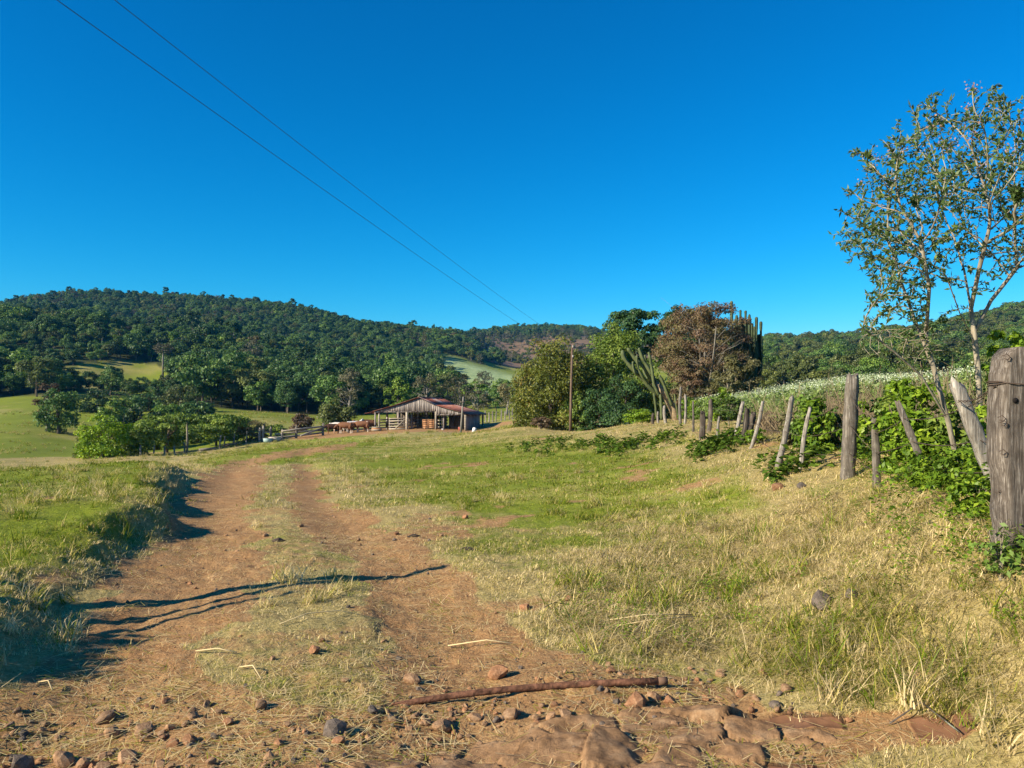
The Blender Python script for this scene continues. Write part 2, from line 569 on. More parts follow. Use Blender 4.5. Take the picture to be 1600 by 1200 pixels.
def wood_mat(name, ca, cb, cc, scale=1.0, axis=2, lichen=0.0, rnd=.3):
    t = NT(name)
    o = t.obj()
    ad = t.n('ShaderNodeVectorMath', operation='ADD')
    t.link(o, ad.inputs[0])
    cx = t.n('ShaderNodeCombineXYZ')
    r = t.math('MULTIPLY', t.rnd(), 37.0)
    for k in range(3): t.link(r, cx.inputs[k])
    t.link(cx.outputs[0], ad.inputs[1])
    sc = [22 * scale] * 3
    sc[axis] = 1.6 * scale
    v = t.scaled(ad.outputs[0], sc)
    g = t.noise(v, 1.0, 6, .65, .6)
    big = t.noise(ad.outputs[0], 3.0 * scale, 3)
    c = t.ramp(g, (.30, ca), (.52, cb), (.72, cc))
    c = t.mix(t.ramp(big, (.4, 0.0), (.7, .55)), c, ca)
    if lichen:
        l = t.noise(ad.outputs[0], 9 * scale, 4)
        c = t.mix(t.ramp(l, (.66 - lichen * .1, 0.0), (.70, .8)), c, (.30, .32, .25))
    c = t.mix(1.0, c, t.ramp(t.rnd(), (0, (1 - rnd,) * 3), (1, (1 + rnd,) * 3)), 'MULTIPLY')
    return t.surf(c, .88, t.bump(g, .55, .01), spec=.15)


def plain_mat(name, col, rough=.8, var=.15, nscale=6.0, spec=.2, metal=0.0, bump=.2):
    t = NT(name)
    n = t.noise(t.obj(), nscale, 5)
    c = t.mix(1.0, col, t.ramp(n, (.25, (1 - var * 2,) * 3), (.75, (1 + var,) * 3)), 'MULTIPLY')
    c = t.mix(1.0, c, t.ramp(t.rnd(), (0, (1 - var,) * 3), (1, (1 + var,) * 3)), 'MULTIPLY')
    return t.surf(c, rough, t.bump(n, bump, .02), spec=spec, metal=metal)


def ground_mat():
    t = NT('pasture_and_earth')
    p = t.pos()
    A, B, C = (t.n('ShaderNodeSeparateColor') for _ in range(3))
    for nd, nm in ((A, 'mask_a'), (B, 'mask_b'), (C, 'mask_c')):
        t.link(t.attr(nm, out='Color'), nd.inputs[0])
    dirt, dry, lush = A.outputs
    crop, brown, mud = B.outputs
    wood, straw, crop2 = C.outputs
    n_f = t.noise(p, 34, 6, .7)
    n_m = t.noise(p, 5.5, 5, .65)
    n_l = t.noise(p, .7, 4)
    n_x = t.noise(p, .11, 5, .6)
    # red-brown earth with crumbs, pale dust and trodden straw
    e = t.ramp(t.math('ADD', t.math('MULTIPLY', n_f, .6), t.math('MULTIPLY', n_m, .4)), (.30, (.10, .052, .024)), (.46, (.27, .155, .068)), (.58, (.385, .24, .112)), (.72, (.52, .375, .21)))
    e = t.mix(t.ramp(n_l, (.38, 0.0), (.66, .6)), e, (.30, .162, .070))
    chaff = t.ramp(t.noise(t.scaled(p, (1, 1, 1)), 60, 3, .6, 1.2), (.60, 0.0), (.66, 1.0))
    chm = t.mix(1.0, chaff, t.ramp(n_m, (.42, 0.0), (.62, .8)), 'MULTIPLY')
    e = t.mix(chm, e, (.46, .36, .20))
    # turf
    g_l = t.ramp(n_f, (.3, (.066, .092, .012)), (.55, (.165, .20, .022)), (.75, (.27, .29, .05)))
    g_d = t.ramp(n_f, (.3, (.17, .135, .05)), (.52, (.345, .275, .115)), (.75, (.52, .42, .21)))
    gm = t.math('ADD', t.math('MULTIPLY', dry, .9), t.math('MULTIPLY', t.math('SUBTRACT', n_m, .5), 1.1))
    g = t.mix(t.ramp(gm, (.22, 0.0), (.72, 1.0)), g_l, g_d)
    g = t.mix(t.math('MULTIPLY', lush, t.ramp(n_m, (.35, .35), (.65, .9))), g, t.ramp(n_f, (.3, (.09, .13, .010)), (.6, (.235, .285, .018)), (.8, (.34, .37, .05))))
    # far pasture shows larger blotches only
    g = t.mix(1.0, g, t.ramp(n_x, (.3, (.82, .85, .8)), (.7, (1.15, 1.12, 1.1))), 'MULTIPLY')
    dm = t.math('ADD', dirt, t.math('MULTIPLY', t.math('SUBTRACT', n_m, .5), .9))
    c = t.mix(t.ramp(dm, (.34, 0.0), (.62, 1.0)), g, e)
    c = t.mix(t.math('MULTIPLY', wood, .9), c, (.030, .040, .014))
    cr = t.ramp(t.noise(t.scaled(p, (1, .35, 1)), .28, 5, .7), (.3, (.20, .27, .11)), (.6, (.31, .39, .18)), (.8, (.40, .46, .26)))
    c = t.mix(crop, c, cr)
    c = t.mix(crop2, c, t.ramp(n_m, (.3, (.12, .19, .05)), (.7, (.30, .38, .15))))
    c = t.mix(brown, c, t.ramp(t.noise(t.scaled(p, (.6, 1, 4)), .045, 6, .7), (.3, (.105, .085, .045)), (.55, (.20, .125, .075)), (.75, (.25, .19, .10))))
    c = t.mix(t.ramp(mud, (.35, 0.0), (.6, 1.0)), c, t.ramp(n_m, (.3, (.125, .062, .034)), (.7, (.20, .105, .058))))
    rough = t.ramp(mud, (.35, .95), (.6, .5))
    hgt = t.math('ADD', n_f, t.math('MULTIPLY', n_m, 1.5))
    hgt = t.math('MULTIPLY', hgt, t.ramp(mud, (.3, 1.0), (.6, .12)))
    return t.surf(c, rough, t.bump(hgt, .8, .03), spec=.12)


M_GROUND = ground_mat()
M_POST = wood_mat('weathered_post_wood', (.045, .038, .031), (.15, .13, .108), (.30, .27, .235), 3.0, 2, .3)
M_POST_DARK = wood_mat('charred_post_wood', (.025, .02, .017), (.10, .082, .068), (.25, .22, .18), 1.0, 2, .2)
M_POST_BIG = wood_mat('old_plank_post_wood', (.040, .032, .026), (.135, .112, .092), (.36, .325, .285), 4.6, 2, 0, .0)
M_POST_PALE = wood_mat('pale_post_wood', (.075, .064, .053), (.235, .212, .182), (.43, .40, .355), 3.0, 2, .3)
M_BARK = wood_mat('grey_brown_bark', (.045, .036, .026), (.12, .097, .07), (.23, .19, .145), .7, 2)
M_BARK_PALE = wood_mat('pale_bark', (.10, .085, .062), (.22, .19, .14), (.36, .32, .25), .7, 2, .4)
M_BARK_GREY = wood_mat('silver_bark', (.10, .09, .075), (.22, .2, .17), (.36, .33, .29), .3, 2)
M_BOARD = wood_mat('grey_barn_board', (.10, .085, .078), (.265, .235, .215), (.46, .42, .395), .5, 2, 0, .32)
M_BOARD_PALE = wood_mat('pale_rail_wood', (.16, .135, .10), (.33, .29, .23), (.48, .43, .36), .5, 0, 0, .2)
M_CART = wood_mat('orange_cart_board', (.23, .115, .055), (.38, .20, .105), (.48, .28, .16), .5, 0, 0, .15)
M_WIRE = plain_mat('rusty_wire', (.09, .065, .05), .7, .2)
M_LINE = plain_mat('power_line', (.05, .05, .055), .6, .1)


def rust_mat():
    t = NT('rusted_roof_sheet')
    o = t.obj()
    n = t.noise(t.scaled(o, (.6, 3, 1)), 1.6, 6, .7)
    n2 = t.noise(o, 9, 4)
    k = t.math('ADD', t.math('MULTIPLY', n, .8), t.math('MULTIPLY', t.rnd(), .35))
    c = t.ramp(k, (.34, (.10, .032, .02)), (.52, (.225, .075, .045)), (.66, (.31, .13, .085)), (.8, (.42, .37, .35)))
    c = t.mix(1.0, c, t.ramp(n2, (.3, (.75,) * 3), (.7, (1.15,) * 3)), 'MULTIPLY')
    return t.surf(c, .7, t.bump(n2, .2, .01), spec=.3)


M_RUST = rust_mat()


def stone_mat(name, a, b, c, k=1.0):
    t = NT(name)
    o = t.obj()
    n = t.noise(o, 2.4 * k, 6, .7)
    n2 = t.noise(o, 11 * k, 6, .75)
    col = t.ramp(n, (.3, a), (.52, b), (.72, c))
    col = t.mix(1.0, col, t.ramp(n2, (.3, (.7, .68, .66)), (.7, (1.15, 1.12, 1.1))), 'MULTIPLY')
    col = t.mix(1.0, col, t.ramp(t.rnd(), (0, (.72,) * 3), (1, (1.3, 1.2, 1.1))), 'MULTIPLY')
    return t.surf(col, .9, t.bump(n2, .5, .03), spec=.12)


M_STONE = stone_mat('earthy_stone', (.18, .11, .065), (.31, .205, .125), (.42, .31, .21))
M_STONE_RED = stone_mat('reddish_stone', (.18, .098, .056), (.31, .175, .10), (.41, .265, .165))
M_STONE_GREY = stone_mat('grey_stone', (.085, .075, .066), (.15, .13, .115), (.23, .2, .175))
M_ROCK = stone_mat('bedrock', (.22, .125, .062), (.38, .235, .125), (.50, .35, .21), 3.5)
M_PIPE = plain_mat('rusty_pipe', (.145, .068, .04), .85, .45, 26, .2, bump=.6)
M_DUNG = plain_mat('dark_dung', (.06, .042, .032), .9, .3, 20)

# ------------------------------------------------------------------ the ground, one sheet out to the horizon
def build_ground():
    rad = [0.35]
    while rad[-1] < 5200:
        r = rad[-1]
        k = .05 if r < 2 else ((.0095) if r < 14 else ((.016) if r < 60 else (.022 if r < 900 else .08)))
        rad.append(r * (1 + k))
    rad = np.array(rad)
    th = np.concatenate([np.linspace(-PI, -.72, 46)[:-1], np.linspace(-.72, .72, 400), np.linspace(.72, PI, 46)[1:-1]])
    R, T = np.meshgrid(rad, th, indexing='ij')
    x, y = (R * np.sin(T)).ravel(), (R * np.cos(T)).ravel()
    z = height(x, y)
    nr, nt = R.shape
    i, k = np.meshgrid(np.arange(nr - 1), np.arange(nt), indexing='ij')
    k2 = (k + 1) % nt
    q = np.stack([i * nt + k, i * nt + k2, (i + 1) * nt + k2, (i + 1) * nt + k], -1).reshape(-1, 4)[:, ::-1]
    V = np.stack([x, y, z], 1)
    V = np.concatenate([V, [[0, 0, float(z[:nt].mean())]]])
    tri = np.stack([np.full(nt, len(V) - 1), (np.arange(nt) + 1) % nt, np.arange(nt)], 1)[:, ::-1]
    m = masks(x, y, z)
    ap = lambda a: np.append(a, 0)
    z3 = np.zeros(len(x))
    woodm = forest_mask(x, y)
    mud = m['mud']
    V[:-1, 2] -= .025 * mud
    me = np_mesh('ground', V, [q, tri], [M_GROUND],
                 {'mask_a': np.stack([ap(m['dirt']), ap(m['dry']), ap(m['lush'])], 1),
                  'mask_b': np.stack([ap(m['crop']), ap(m['brown']), ap(m['mud'])], 1),
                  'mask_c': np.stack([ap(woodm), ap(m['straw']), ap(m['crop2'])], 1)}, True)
    return tag(put('ground', me), 'rolling pasture ground with a red earth track', None, None, 'structure')


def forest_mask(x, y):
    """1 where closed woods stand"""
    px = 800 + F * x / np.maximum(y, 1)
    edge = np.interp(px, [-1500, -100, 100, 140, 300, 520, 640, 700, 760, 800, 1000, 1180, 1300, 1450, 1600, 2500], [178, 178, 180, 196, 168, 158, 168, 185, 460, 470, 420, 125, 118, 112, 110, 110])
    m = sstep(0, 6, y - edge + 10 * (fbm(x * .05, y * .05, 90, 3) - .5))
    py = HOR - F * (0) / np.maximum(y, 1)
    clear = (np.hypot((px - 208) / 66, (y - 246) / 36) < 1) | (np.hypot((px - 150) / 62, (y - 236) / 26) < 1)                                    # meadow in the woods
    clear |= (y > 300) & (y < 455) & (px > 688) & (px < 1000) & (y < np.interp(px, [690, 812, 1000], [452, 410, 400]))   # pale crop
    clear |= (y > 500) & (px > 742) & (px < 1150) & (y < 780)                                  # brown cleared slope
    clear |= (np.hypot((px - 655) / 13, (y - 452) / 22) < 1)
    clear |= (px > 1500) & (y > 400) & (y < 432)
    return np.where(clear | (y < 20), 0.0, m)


# ------------------------------------------------------------------ scattering (stuff only)
def scatter(name, protos, P, rot, scl, idx, extra=None, label=None, parent=None):
    """one object that sets copies of the protos on the points P"""
    attrs = {'scl': scl}
    attrs.update(extra or {})
    me = np_mesh_points(name, P, attrs, rot, idx)
    o = put(name, me, parent)
    pc = bpy.data.collections.new(name + '_kinds')
    for k, (nm, m) in enumerate(protos):
        pc.objects.link(bpy.data.objects.new('%s_%02d' % (nm, k), m))
    ng = bpy.data.node_groups.new(name + '_scatter', 'GeometryNodeTree')
    ng.interface.new_socket('Geometry', in_out='INPUT', socket_type='NodeSocketGeometry')
    ng.interface.new_socket('Geometry', in_out='OUTPUT', socket_type='NodeSocketGeometry')
    N, L = ng.nodes, ng.links
    gi, go = N.new('NodeGroupInput'), N.new('NodeGroupOutput')
    iop = N.new('GeometryNodeInstanceOnPoints')
    ci = N.new('GeometryNodeCollectionInfo')
    ci.inputs['Collection'].default_value = pc
    ci.inputs['Separate Children'].default_value = True
    ci.inputs['Reset Children'].default_value = True

    def na(nm, typ):
        n = N.new('GeometryNodeInputNamedAttribute')
        n.data_type = typ
        n.inputs['Name'].default_value = nm
        return n.outputs[0]
    L.new(gi.outputs[0], iop.inputs['Points'])
    L.new(ci.outputs[0], iop.inputs['Instance'])
    iop.inputs['Pick Instance'].default_value = True
    L.new(na('idx', 'INT'), iop.inputs['Instance Index'])
    L.new(na('rot', 'FLOAT_VECTOR'), iop.inputs['Rotation'])
    L.new(na('scl', 'FLOAT'), iop.inputs['Scale'])
    L.new(iop.outputs[0], go.inputs[0])
    md = o.modifiers.new('scatter', 'NODES')
    md.node_group = ng
    return tag(o, label, None, None, 'stuff')


def np_mesh_points(name, P, attrs, rot, idx):
    me = bpy.data.meshes.new(name)
    P = np.asarray(P, np.float32)
    me.vertices.add(len(P))
    me.vertices.foreach_set('co', P.ravel())
    for k, a in attrs.items():
        q = me.attributes.new(k, 'FLOAT', 'POINT'); q.data.foreach_set('value', np.asarray(a, np.float32))
    q = me.attributes.new('rot', 'FLOAT_VECTOR', 'POINT'); q.data.foreach_set('vector', np.asarray(rot, np.float32).ravel())
    q = me.attributes.new('idx', 'INT', 'POINT'); q.data.foreach_set('value', np.asarray(idx, np.int32))
    return me


# ------------------------------------------------------------------ grass tufts
def grass_mat(name='grass_blades', typ='INSTANCER'):
    t = NT(name)
    tint = t.attr('tint')
    tone = t.attr('tone', typ)
    k = t.math('ADD', tone, t.math('MULTIPLY', t.math('SUBTRACT', tint, .5), 1.0))
    c = t.ramp(k, (.05, (.12, .185, .010)), (.30, (.235, .275, .022)), (.48, (.38, .35, .06)), (.65, (.58, .465, .18)), (.95, (.74, .60, .33)))
    c = t.mix(1.0, c, t.ramp(t.rnd(), (0, (.72,) * 3), (1, (1.2,) * 3)), 'MULTIPLY')
    if typ == 'GEOMETRY': c = t.mix(1.0, c, t.ramp(t.attr('lum'), (0, (.50,) * 3), (1, (1.4,) * 3)), 'MULTIPLY')
    return t.leafsurf(c, .36, .008)


M_GRASS = grass_mat()
M_TURF = grass_mat('turf_blades', 'GEOMETRY')


def blade_field(name, x, y, z, tone, scl, n, h, spread, lean, w, flat, seg, label, curl=1.0):
    """grass as one sheet of blades, n to every tuft"""
    m = len(x) * n
    rp = lambda a: np.repeat(a, n)
    a = rng.uniform(0, 2 * PI, m); d = spread * np.sqrt(rng.uniform(size=m)) * rp(scl)
    P = np.stack([rp(x) + d * np.cos(a), rp(y) + d * np.sin(a), rp(z) - .012], 1)
    yaw = rng.uniform(0, 2 * PI, m)
    hh = h * rng.uniform(.45, 1.15, m) * rp(scl)
    le = lean * rng.uniform(.3, 1.3, m) + flat * rng.uniform(size=m)
    ww = w * rng.uniform(.7, 1.3, m) * np.sqrt(rp(scl)) * rp(np.clip(np.hypot(x, y) / 6.5, .55, 1.0))
    ang = rng.uniform(0, .3, m) + .4 * le
    side = np.stack([-np.sin(yaw), np.cos(yaw), np.zeros(m)], 1)
    dx, dy = np.cos(yaw), np.sin(yaw)
    V = np.empty((m, 2 * seg + 1, 3), np.float32)
    for k in range(seg + 1):
        if k < seg:
            f = (ww * (1 - k / seg) ** .7)[:, None]
            V[:, 2 * k] = P - side * f; V[:, 2 * k + 1] = P + side * f
        else:
            V[:, 2 * seg] = P
        sl = hh / seg
        P = P + np.stack([np.sin(ang) * dx * sl, np.sin(ang) * dy * sl, np.cos(ang) * sl], 1)
        ang = np.minimum(ang + le * curl / seg * rng.uniform(.5, 1.5, m), 1.75)
        side = side + .25 * rng.normal(size=(m, 3)) * [1, 1, .2]; side /= np.linalg.norm(side, axis=1)[:, None]
    o = np.arange(m)[:, None] * (2 * seg + 1)
    F_ = []
    if seg > 1: F_.append(np.concatenate([o + np.array([[2 * k, 2 * k + 1, 2 * k + 3, 2 * k + 2]]) for k in range(seg - 1)]))
    F_.append(o + np.array([[2 * seg - 2, 2 * seg - 1, 2 * seg]]))
    q = 2 * seg + 1
    me = np_mesh(name, V.reshape(-1, 3), F_, [M_TURF], {'tone': np.repeat(rp(tone), q), 'tint': np.repeat(rng.uniform(size=m), q), 'lum': np.repeat(rp(rng.uniform(size=len(x))), q)})
    return tag(put(name, me), label, None, None, 'stuff')


def tuft_mesh(name, n, h, spread, lean, w, seed, flat=0.0, seg=3, curl=1.0):
    r = np.random.default_rng(seed)
    V, Q, T, tint = [], [], [], []
    b = 0
    for i in range(n):
        a = r.uniform(0, 2 * PI); d = spread * math.sqrt(r.uniform())
        p = np.array([d * math.cos(a), d * math.sin(a), -.01])
        yaw = r.uniform(0, 2 * PI)
        hh = h * r.uniform(.45, 1.15)
        le = lean * r.uniform(.3, 1.3) + flat * r.uniform()
        ww = w * r.uniform(.7, 1.3)
        dirn = np.array([math.cos(yaw), math.sin(yaw), 0]); side = np.array([-math.sin(yaw), math.cos(yaw), 0])
        ang = r.uniform(0, .3) + le * .4
        pts = []
        sl = hh / seg
        q = p.copy()
        for k in range(seg + 1):
            pts.append(q.copy())
            q = q + sl * (math.cos(ang) * np.array([0, 0, 1]) + math.sin(ang) * dirn)
            ang += le * curl / seg * r.uniform(.5, 1.5)
            ang = min(ang, 1.75)
            side = side + .25 * r.normal(size=3) * [1, 1, .2]; side /= np.linalg.norm(side)
        tt = r.uniform()
        for k in range(seg):
            f = ww * (1 - k / seg) ** .7
            V += [pts[k] - side * f, pts[k] + side * f]; tint += [tt, tt]
        V.append(pts[seg]); tint.append(tt)
        for k in range(seg - 1):
            Q.append((b + 2 * k, b + 2 * k + 1, b + 2 * k + 3, b + 2 * k + 2))
        T.append((b + 2 * seg - 2, b + 2 * seg - 1, b + 2 * seg))
        b += 2 * seg + 1
    return np_mesh(name, np.array(V), [np.array(Q), np.array(T)], [M_GRASS], {'tint': np.array(tint)})


def leaf_rosette(name, n, h, L, W, seed, mat):
    """a weed: some stems with broad leaves"""
    r = np.random.default_rng(seed)
    V, Q, tint = [], [], []
    for i in range(n):
        yaw = r.uniform(0, 2 * PI); z0 = r.uniform(.05, h); el = r.uniform(-.2, .8)
        rad = r.uniform(0, .10) + .05 * (h - z0)
        base = np.array([rad * math.cos(yaw), rad * math.sin(yaw), z0])
        d = np.array([math.cos(yaw) * math.cos(el), math.sin(yaw) * math.cos(el), math.sin(el)])
        s = np.array([-math.sin(yaw), math.cos(yaw), r.uniform(-.4, .4)])
        l, w = L * r.uniform(.6, 1.2), W * r.uniform(.7, 1.2)
        b = len(V)
        dn = np.array([0, 0, -.25 * l])
        V += [base, base + d * l * .5 + s * w, base + d * l + dn, base + d * l * .5 - s * w]
        tint += [r.uniform()] * 4
        Q.append((b, b + 1, b + 2, b + 3))
    return np_mesh(name, np.array(V), [np.array(Q)], [mat], {'tint': np.array(tint)})


def polar_pts(n, r0, r1, t0, t1, a=0.0):
    """points with density ~ r**(a-2)"""
    u = rng.uniform(size=n)
    if abs(a) < 1e-6: r = r0 * (r1 / r0) ** u
    else: r = (r0 ** a + u * (r1 ** a - r0 ** a)) ** (1 / a)
    th = rng.uniform(t0, t1, n)
    return r * np.sin(th), r * np.cos(th)


def rots(n, tilt=.15):
    return np.stack([rng.normal(0, tilt, n), rng.normal(0, tilt, n), rng.uniform(0, 2 * PI, n)], 1)


def build_grass():
    # short turf
    n1 = 58000
    x, y = polar_pts(n1, 2.6, 15, -.66, .66, .75)
    z = height(x, y); m = masks(x, y, z)
    patch = fbm(x * 1.7, y * 1.7, 81, 3)
    dens = np.clip(1.25 - 1.3 * m['dirt'], 0.03, 1) * np.clip(-.25 + 2.3 * patch, .06, 1.15) * (1 - m['mud'])
    dens = np.where(m['rocky'] > .5, dens * .45, dens)
    k = rng.uniform(size=n1) < dens
    x, y, z = x[k], y[k], z[k]; m = {a: b[k] for a, b in m.items()}
    tone = np.clip(.17 + .78 * m['dry'] - .22 * m['lush'] + .15 * m['dirt'] + rng.normal(0, .15, len(x)), 0, 1)
    scl = rng.uniform(.55, 1.2, len(x)) * (.55 + .9 * patch[k]) * np.where(m['dirt'] > .5, .7, 1.0) * (1 - .1 * m['bank']) * (1 - .35 * m['strip'])
    blade_field('short_grass', x, y, z, tone, scl, 8, .064, .06, 1.3, .0030, .4, 2, 'short mixed grass of the near pasture')
    n2 = 48000
    x, y = polar_pts(n2, 13, 60, -.68, .62, .8)
    z = height(x, y); m = masks(x, y, z)
    dens = np.clip(1.2 - 1.25 * m['dirt'], 0.02, 1) * np.clip(-.35 + 2.4 * fbm(x * .9, y * .9, 83, 4), .06, 1) * (m['crop2'] < .4)
    k = rng.uniform(size=n2) < dens
    x, y, z = x[k], y[k], z[k]; m = {a: b[k] for a, b in m.items()}
    tone = np.clip(.15 + .75 * m['dry'] - .25 * m['lush'] + rng.normal(0, .09, len(x)), 0, 1)
    blade_field('pasture_grass', x, y, z, tone, rng.uniform(.5, 1.15, len(x)), 7, .10, .13, 1.2, .0066, .4, 2, 'tufted grass of the middle pasture')
    # taller tussocks here and there over the pasture and on the bank
    tus = [('tussock', tuft_mesh('tussock', 60, .30, .13, .9, .0045, 300 + i, .3)) for i in range(5)]
    n3 = 14000
    x, y = polar_pts(n3, 4.0, 95, -.68, .62, 1.0)
    z = height(x, y); m = masks(x, y, z)
    dens = sstep(.46, .70, fbm(x * .45, y * .45, 85, 4)) * (m['dirt'] < .35) * (m['crop2'] < .4) * np.where(m['bank'] > .3, 1.0, .7)
    k = rng.uniform(size=n3) < dens
    x, y, z = x[k], y[k], z[k]; m = {a: b[k] for a, b in m.items()}
    tone = np.clip(.34 + .5 * m['dry'] - .10 * m['lush'] + rng.normal(0, .17, len(x)), 0, 1)
    scatter('grass_tussocks', tus, np.stack([x, y, z], 1), rots(len(x)), rng.uniform(.35, .85, len(x)), rng.integers(0, 5, len(x)), {'tone': tone}, 'taller grass tussocks dotted over the pasture')
    n7 = 5200
    x, y = polar_pts(n7, 60, 175, -.70, .02, 1.2)
    z = height(x, y); m = masks(x, y, z)
    k = (forest_mask(x, y) < .1) & (m['dirt'] < .3) & (rng.uniform(size=n7) < sstep(.42, .66, fbm(x * .16, y * .16, 93, 4)))
    x, y, z = x[k], y[k], z[k]
    scatter('meadow_tussocks', tus, np.stack([x, y, z], 1), rots(len(x)), rng.uniform(.8, 1.9, len(x)), rng.integers(0, 5, len(x)), {'tone': np.clip(rng.normal(.40, .13, len(x)), 0, 1)}, 'rough grass tussocks on the far grazed slope')
    # long dry straw on the right bank
    n4 = 30000
    x, y = polar_pts(n4, 3.6, 22, -.05, .72, .7)
    z = height(x, y); m = masks(x, y, z)
    side = sstep(-1.5, .3, x - (5.0 + .045 * y) + .6) * (y > 7) * (y < 22)
    dens = np.clip(np.maximum(m['straw'] * (.35 + 1.3 * fbm(x * 1.4, y * 1.4, 87, 3)), .5 * side), 0, 1) * (1 - m['mud'])
    k = rng.uniform(size=n4) < dens * np.clip(-.5 + 2.7 * fbm(x * 2.1, y * 2.1, 188, 3), .28, 1.0)
    x, y, z = x[k], y[k], z[k]
    g = fbm(x * 1.1, y * 1.1, 88, 3)
    tone = np.clip(.86 + 1.9 * (.50 - g) + rng.normal(0, .24, len(x)), .02, 1)
    blade_field('straw_grass', x, y, z, tone, rng.uniform(.4, .8, len(x)) * np.clip(.35 + 1.5 * fbm(x * 2.3, y * 2.3, 187, 3), .5, 1.6), 14, .31, .14, 2.3, .0033, 1.2, 4, 'long tangled straw-coloured grass on the bank below the fence', 1.2)
    # fresh green blades between the straw
    fg = [('green_blades', tuft_mesh('green_blades', 12, .22, .05, .9, .0038, 450 + i, .2, 4)) for i in range(4)]
    n5 = 5200
    x, y = polar_pts(n5, 3.4, 16, -.6, .72, .7)
    z = height(x, y); m = masks(x, y, z)
    dens = np.clip(m['straw'] + .35 * m['bank'], 0, 1) * sstep(.42, .62, fbm(x * 1.6, y * 1.6, 89, 3))
    k = rng.uniform(size=n5) < dens
    x, y, z = x[k], y[k], z[k]
    scatter('green_blades', fg, np.stack([x, y, z], 1), rots(len(x), .2), rng.uniform(.5, 1.2, len(x)), rng.integers(0, 4, len(x)), {'tone': rng.uniform(.02, .36, len(x))}, 'fresh green blades between the dry straw')
    # loose bits of straw trodden into the track
    r_ = np.random.default_rng(3)

    def chaff(seed):
        mb = MB(); r = np.random.default_rng(seed); tt = []
        for i in range(9):
            a = r.uniform(0, 2 * PI); L = r.uniform(.02, .09); c = r.normal(0, .07, 3) * [1, 1, 0] + [0, 0, r.uniform(.001, .008)]
            d = np.array([math.cos(a), math.sin(a), r.uniform(-.05, .12)]) * L; s = np.array([-math.sin(a), math.cos(a), 0]) * r.uniform(.001, .0022)
            mb.add([c - d - s, c + d * 1 - s * .5, c + d + s * .5, c - d + s], [(0, 1, 2, 3)]); tt += [r.uniform()] * 4
        return mb.mesh('straw_bits', [M_GRASS], attrs={'tint': np.array(tt)})
    ch = [('straw_bits', chaff(i)) for i in range(4)]
    n6 = 9000
    x, y = polar_pts(n6, 2.6, 14, -.66, .6, .7)
    z = height(x, y); m = masks(x, y, z)
    k = (rng.uniform(size=n6) < (.25 + .8 * sstep(.4, .65, fbm(x * 1.2, y * 1.2, 92, 3)))) & (m['dirt'] > .2) & (m['mud'] < .3)
    x, y, z = x[k], y[k], z[k]
    scatter('straw_litter', ch, np.stack([x, y, z], 1), rots(len(x), .08), rng.uniform(.6, 1.4, len(x)), rng.integers(0, 4, len(x)), {'tone': rng.uniform(.55, 1, len(x))}, 'bits of dry straw trodden into the earth track')


# ------------------------------------------------------------------ leaves and trees
def leaf_quads(C, Nrm, size, asp, r, fold=0.0):
    """diamond leaves at C facing Nrm"""
    n = len(C)
    Nrm = Nrm / (np.linalg.norm(Nrm, axis=1)[:, None] + 1e-9)
    a = r.normal(size=(n, 3))
    u = np.cross(Nrm, a); u /= np.linalg.norm(u, axis=1)[:, None] + 1e-9
    v = np.cross(Nrm, u)
    s = size * r.uniform(.65, 1.35, n)[:, None]
    w = s * asp
    V = np.stack([C - u * s, C + v * w - u * s * .1, C + u * s - Nrm * s * fold, C - v * w - u * s * .1], 1).reshape(-1, 3)
    Q = np.arange(4 * n).reshape(n, 4)
    return V, Q


def crown_mesh(name, mat, seed, rx, rz, zc, n_puff, n_leaf, leaf, asp=.55, puff=.30, hollow=.55, flat=1.0, droop=0.0, shape='ball', ry=None):
    r = np.random.default_rng(seed)
    ry = ry or rx
    if shape == 'heap': n_puff, puff, hollow = int(n_puff * 1.7), max(puff, .25), min(hollow, .3)
    d = r.normal(size=(n_puff * 4, 3)); d /= np.linalg.norm(d, axis=1)[:, None]
    rad = r.uniform(hollow, 1.0, len(d)) ** .7
    c = d * rad[:, None]
    if shape == 'dome': c[:, 2] = np.abs(c[:, 2]) * 1.25 - .35
    if shape == 'heap': c[:, :2] *= np.where(c[:, 2:3] < 0, 1 / np.maximum(np.sqrt(np.maximum(1 - c[:, 2:3] ** 2, 0)), .42) ** .9, 1)
    # spread the puffs out
    keep = [0]
    mind = .62 * puff
    for i in range(1, len(c)):
        if len(keep) >= n_puff: break
        if np.min(np.linalg.norm(c[keep] - c[i], axis=1)) > mind: keep.append(i)
    c = c[keep]
    pr = puff * r.uniform(.65, 1.3, len(c))
    w = pr ** 2; w /= w.sum()
    cnt = np.maximum(3, (w * n_leaf).astype(int))
    C, Nn, tint = [], [], []
    for k in range(len(c)):
        m = cnt[k]
        dd = r.normal(size=(m, 3)); dd /= np.linalg.norm(dd, axis=1)[:, None]
        dd[:, 2] = np.where(dd[:, 2] < -.35, -dd[:, 2], dd[:, 2])
        q = r.uniform(.55, 1.12, m)
        pos = c[k] + dd * (pr[k] * q)[:, None] * [1, 1, .8 * flat]
        out = c[k] / (np.linalg.norm(c[k]) + 1e-6)
        C.append(pos); Nn.append(dd + .35 * out + .75 * r.normal(size=(m, 3)) + [0, 0, .25])
        tint.append(np.clip(.5 + r.normal(0, .16) + r.normal(0, .18, m), 0, 1))
    C = np.concatenate(C) * [rx, ry, rz] + [0, 0, zc]
    C[:, 2] = np.maximum(C[:, 2], .05)
    V, Q = leaf_quads(C, np.concatenate(Nn), leaf, asp, r, .2 + droop)
    return np_mesh(name, V, [Q], [mat], {'tint': np.repeat(np.concatenate(tint), 4)})


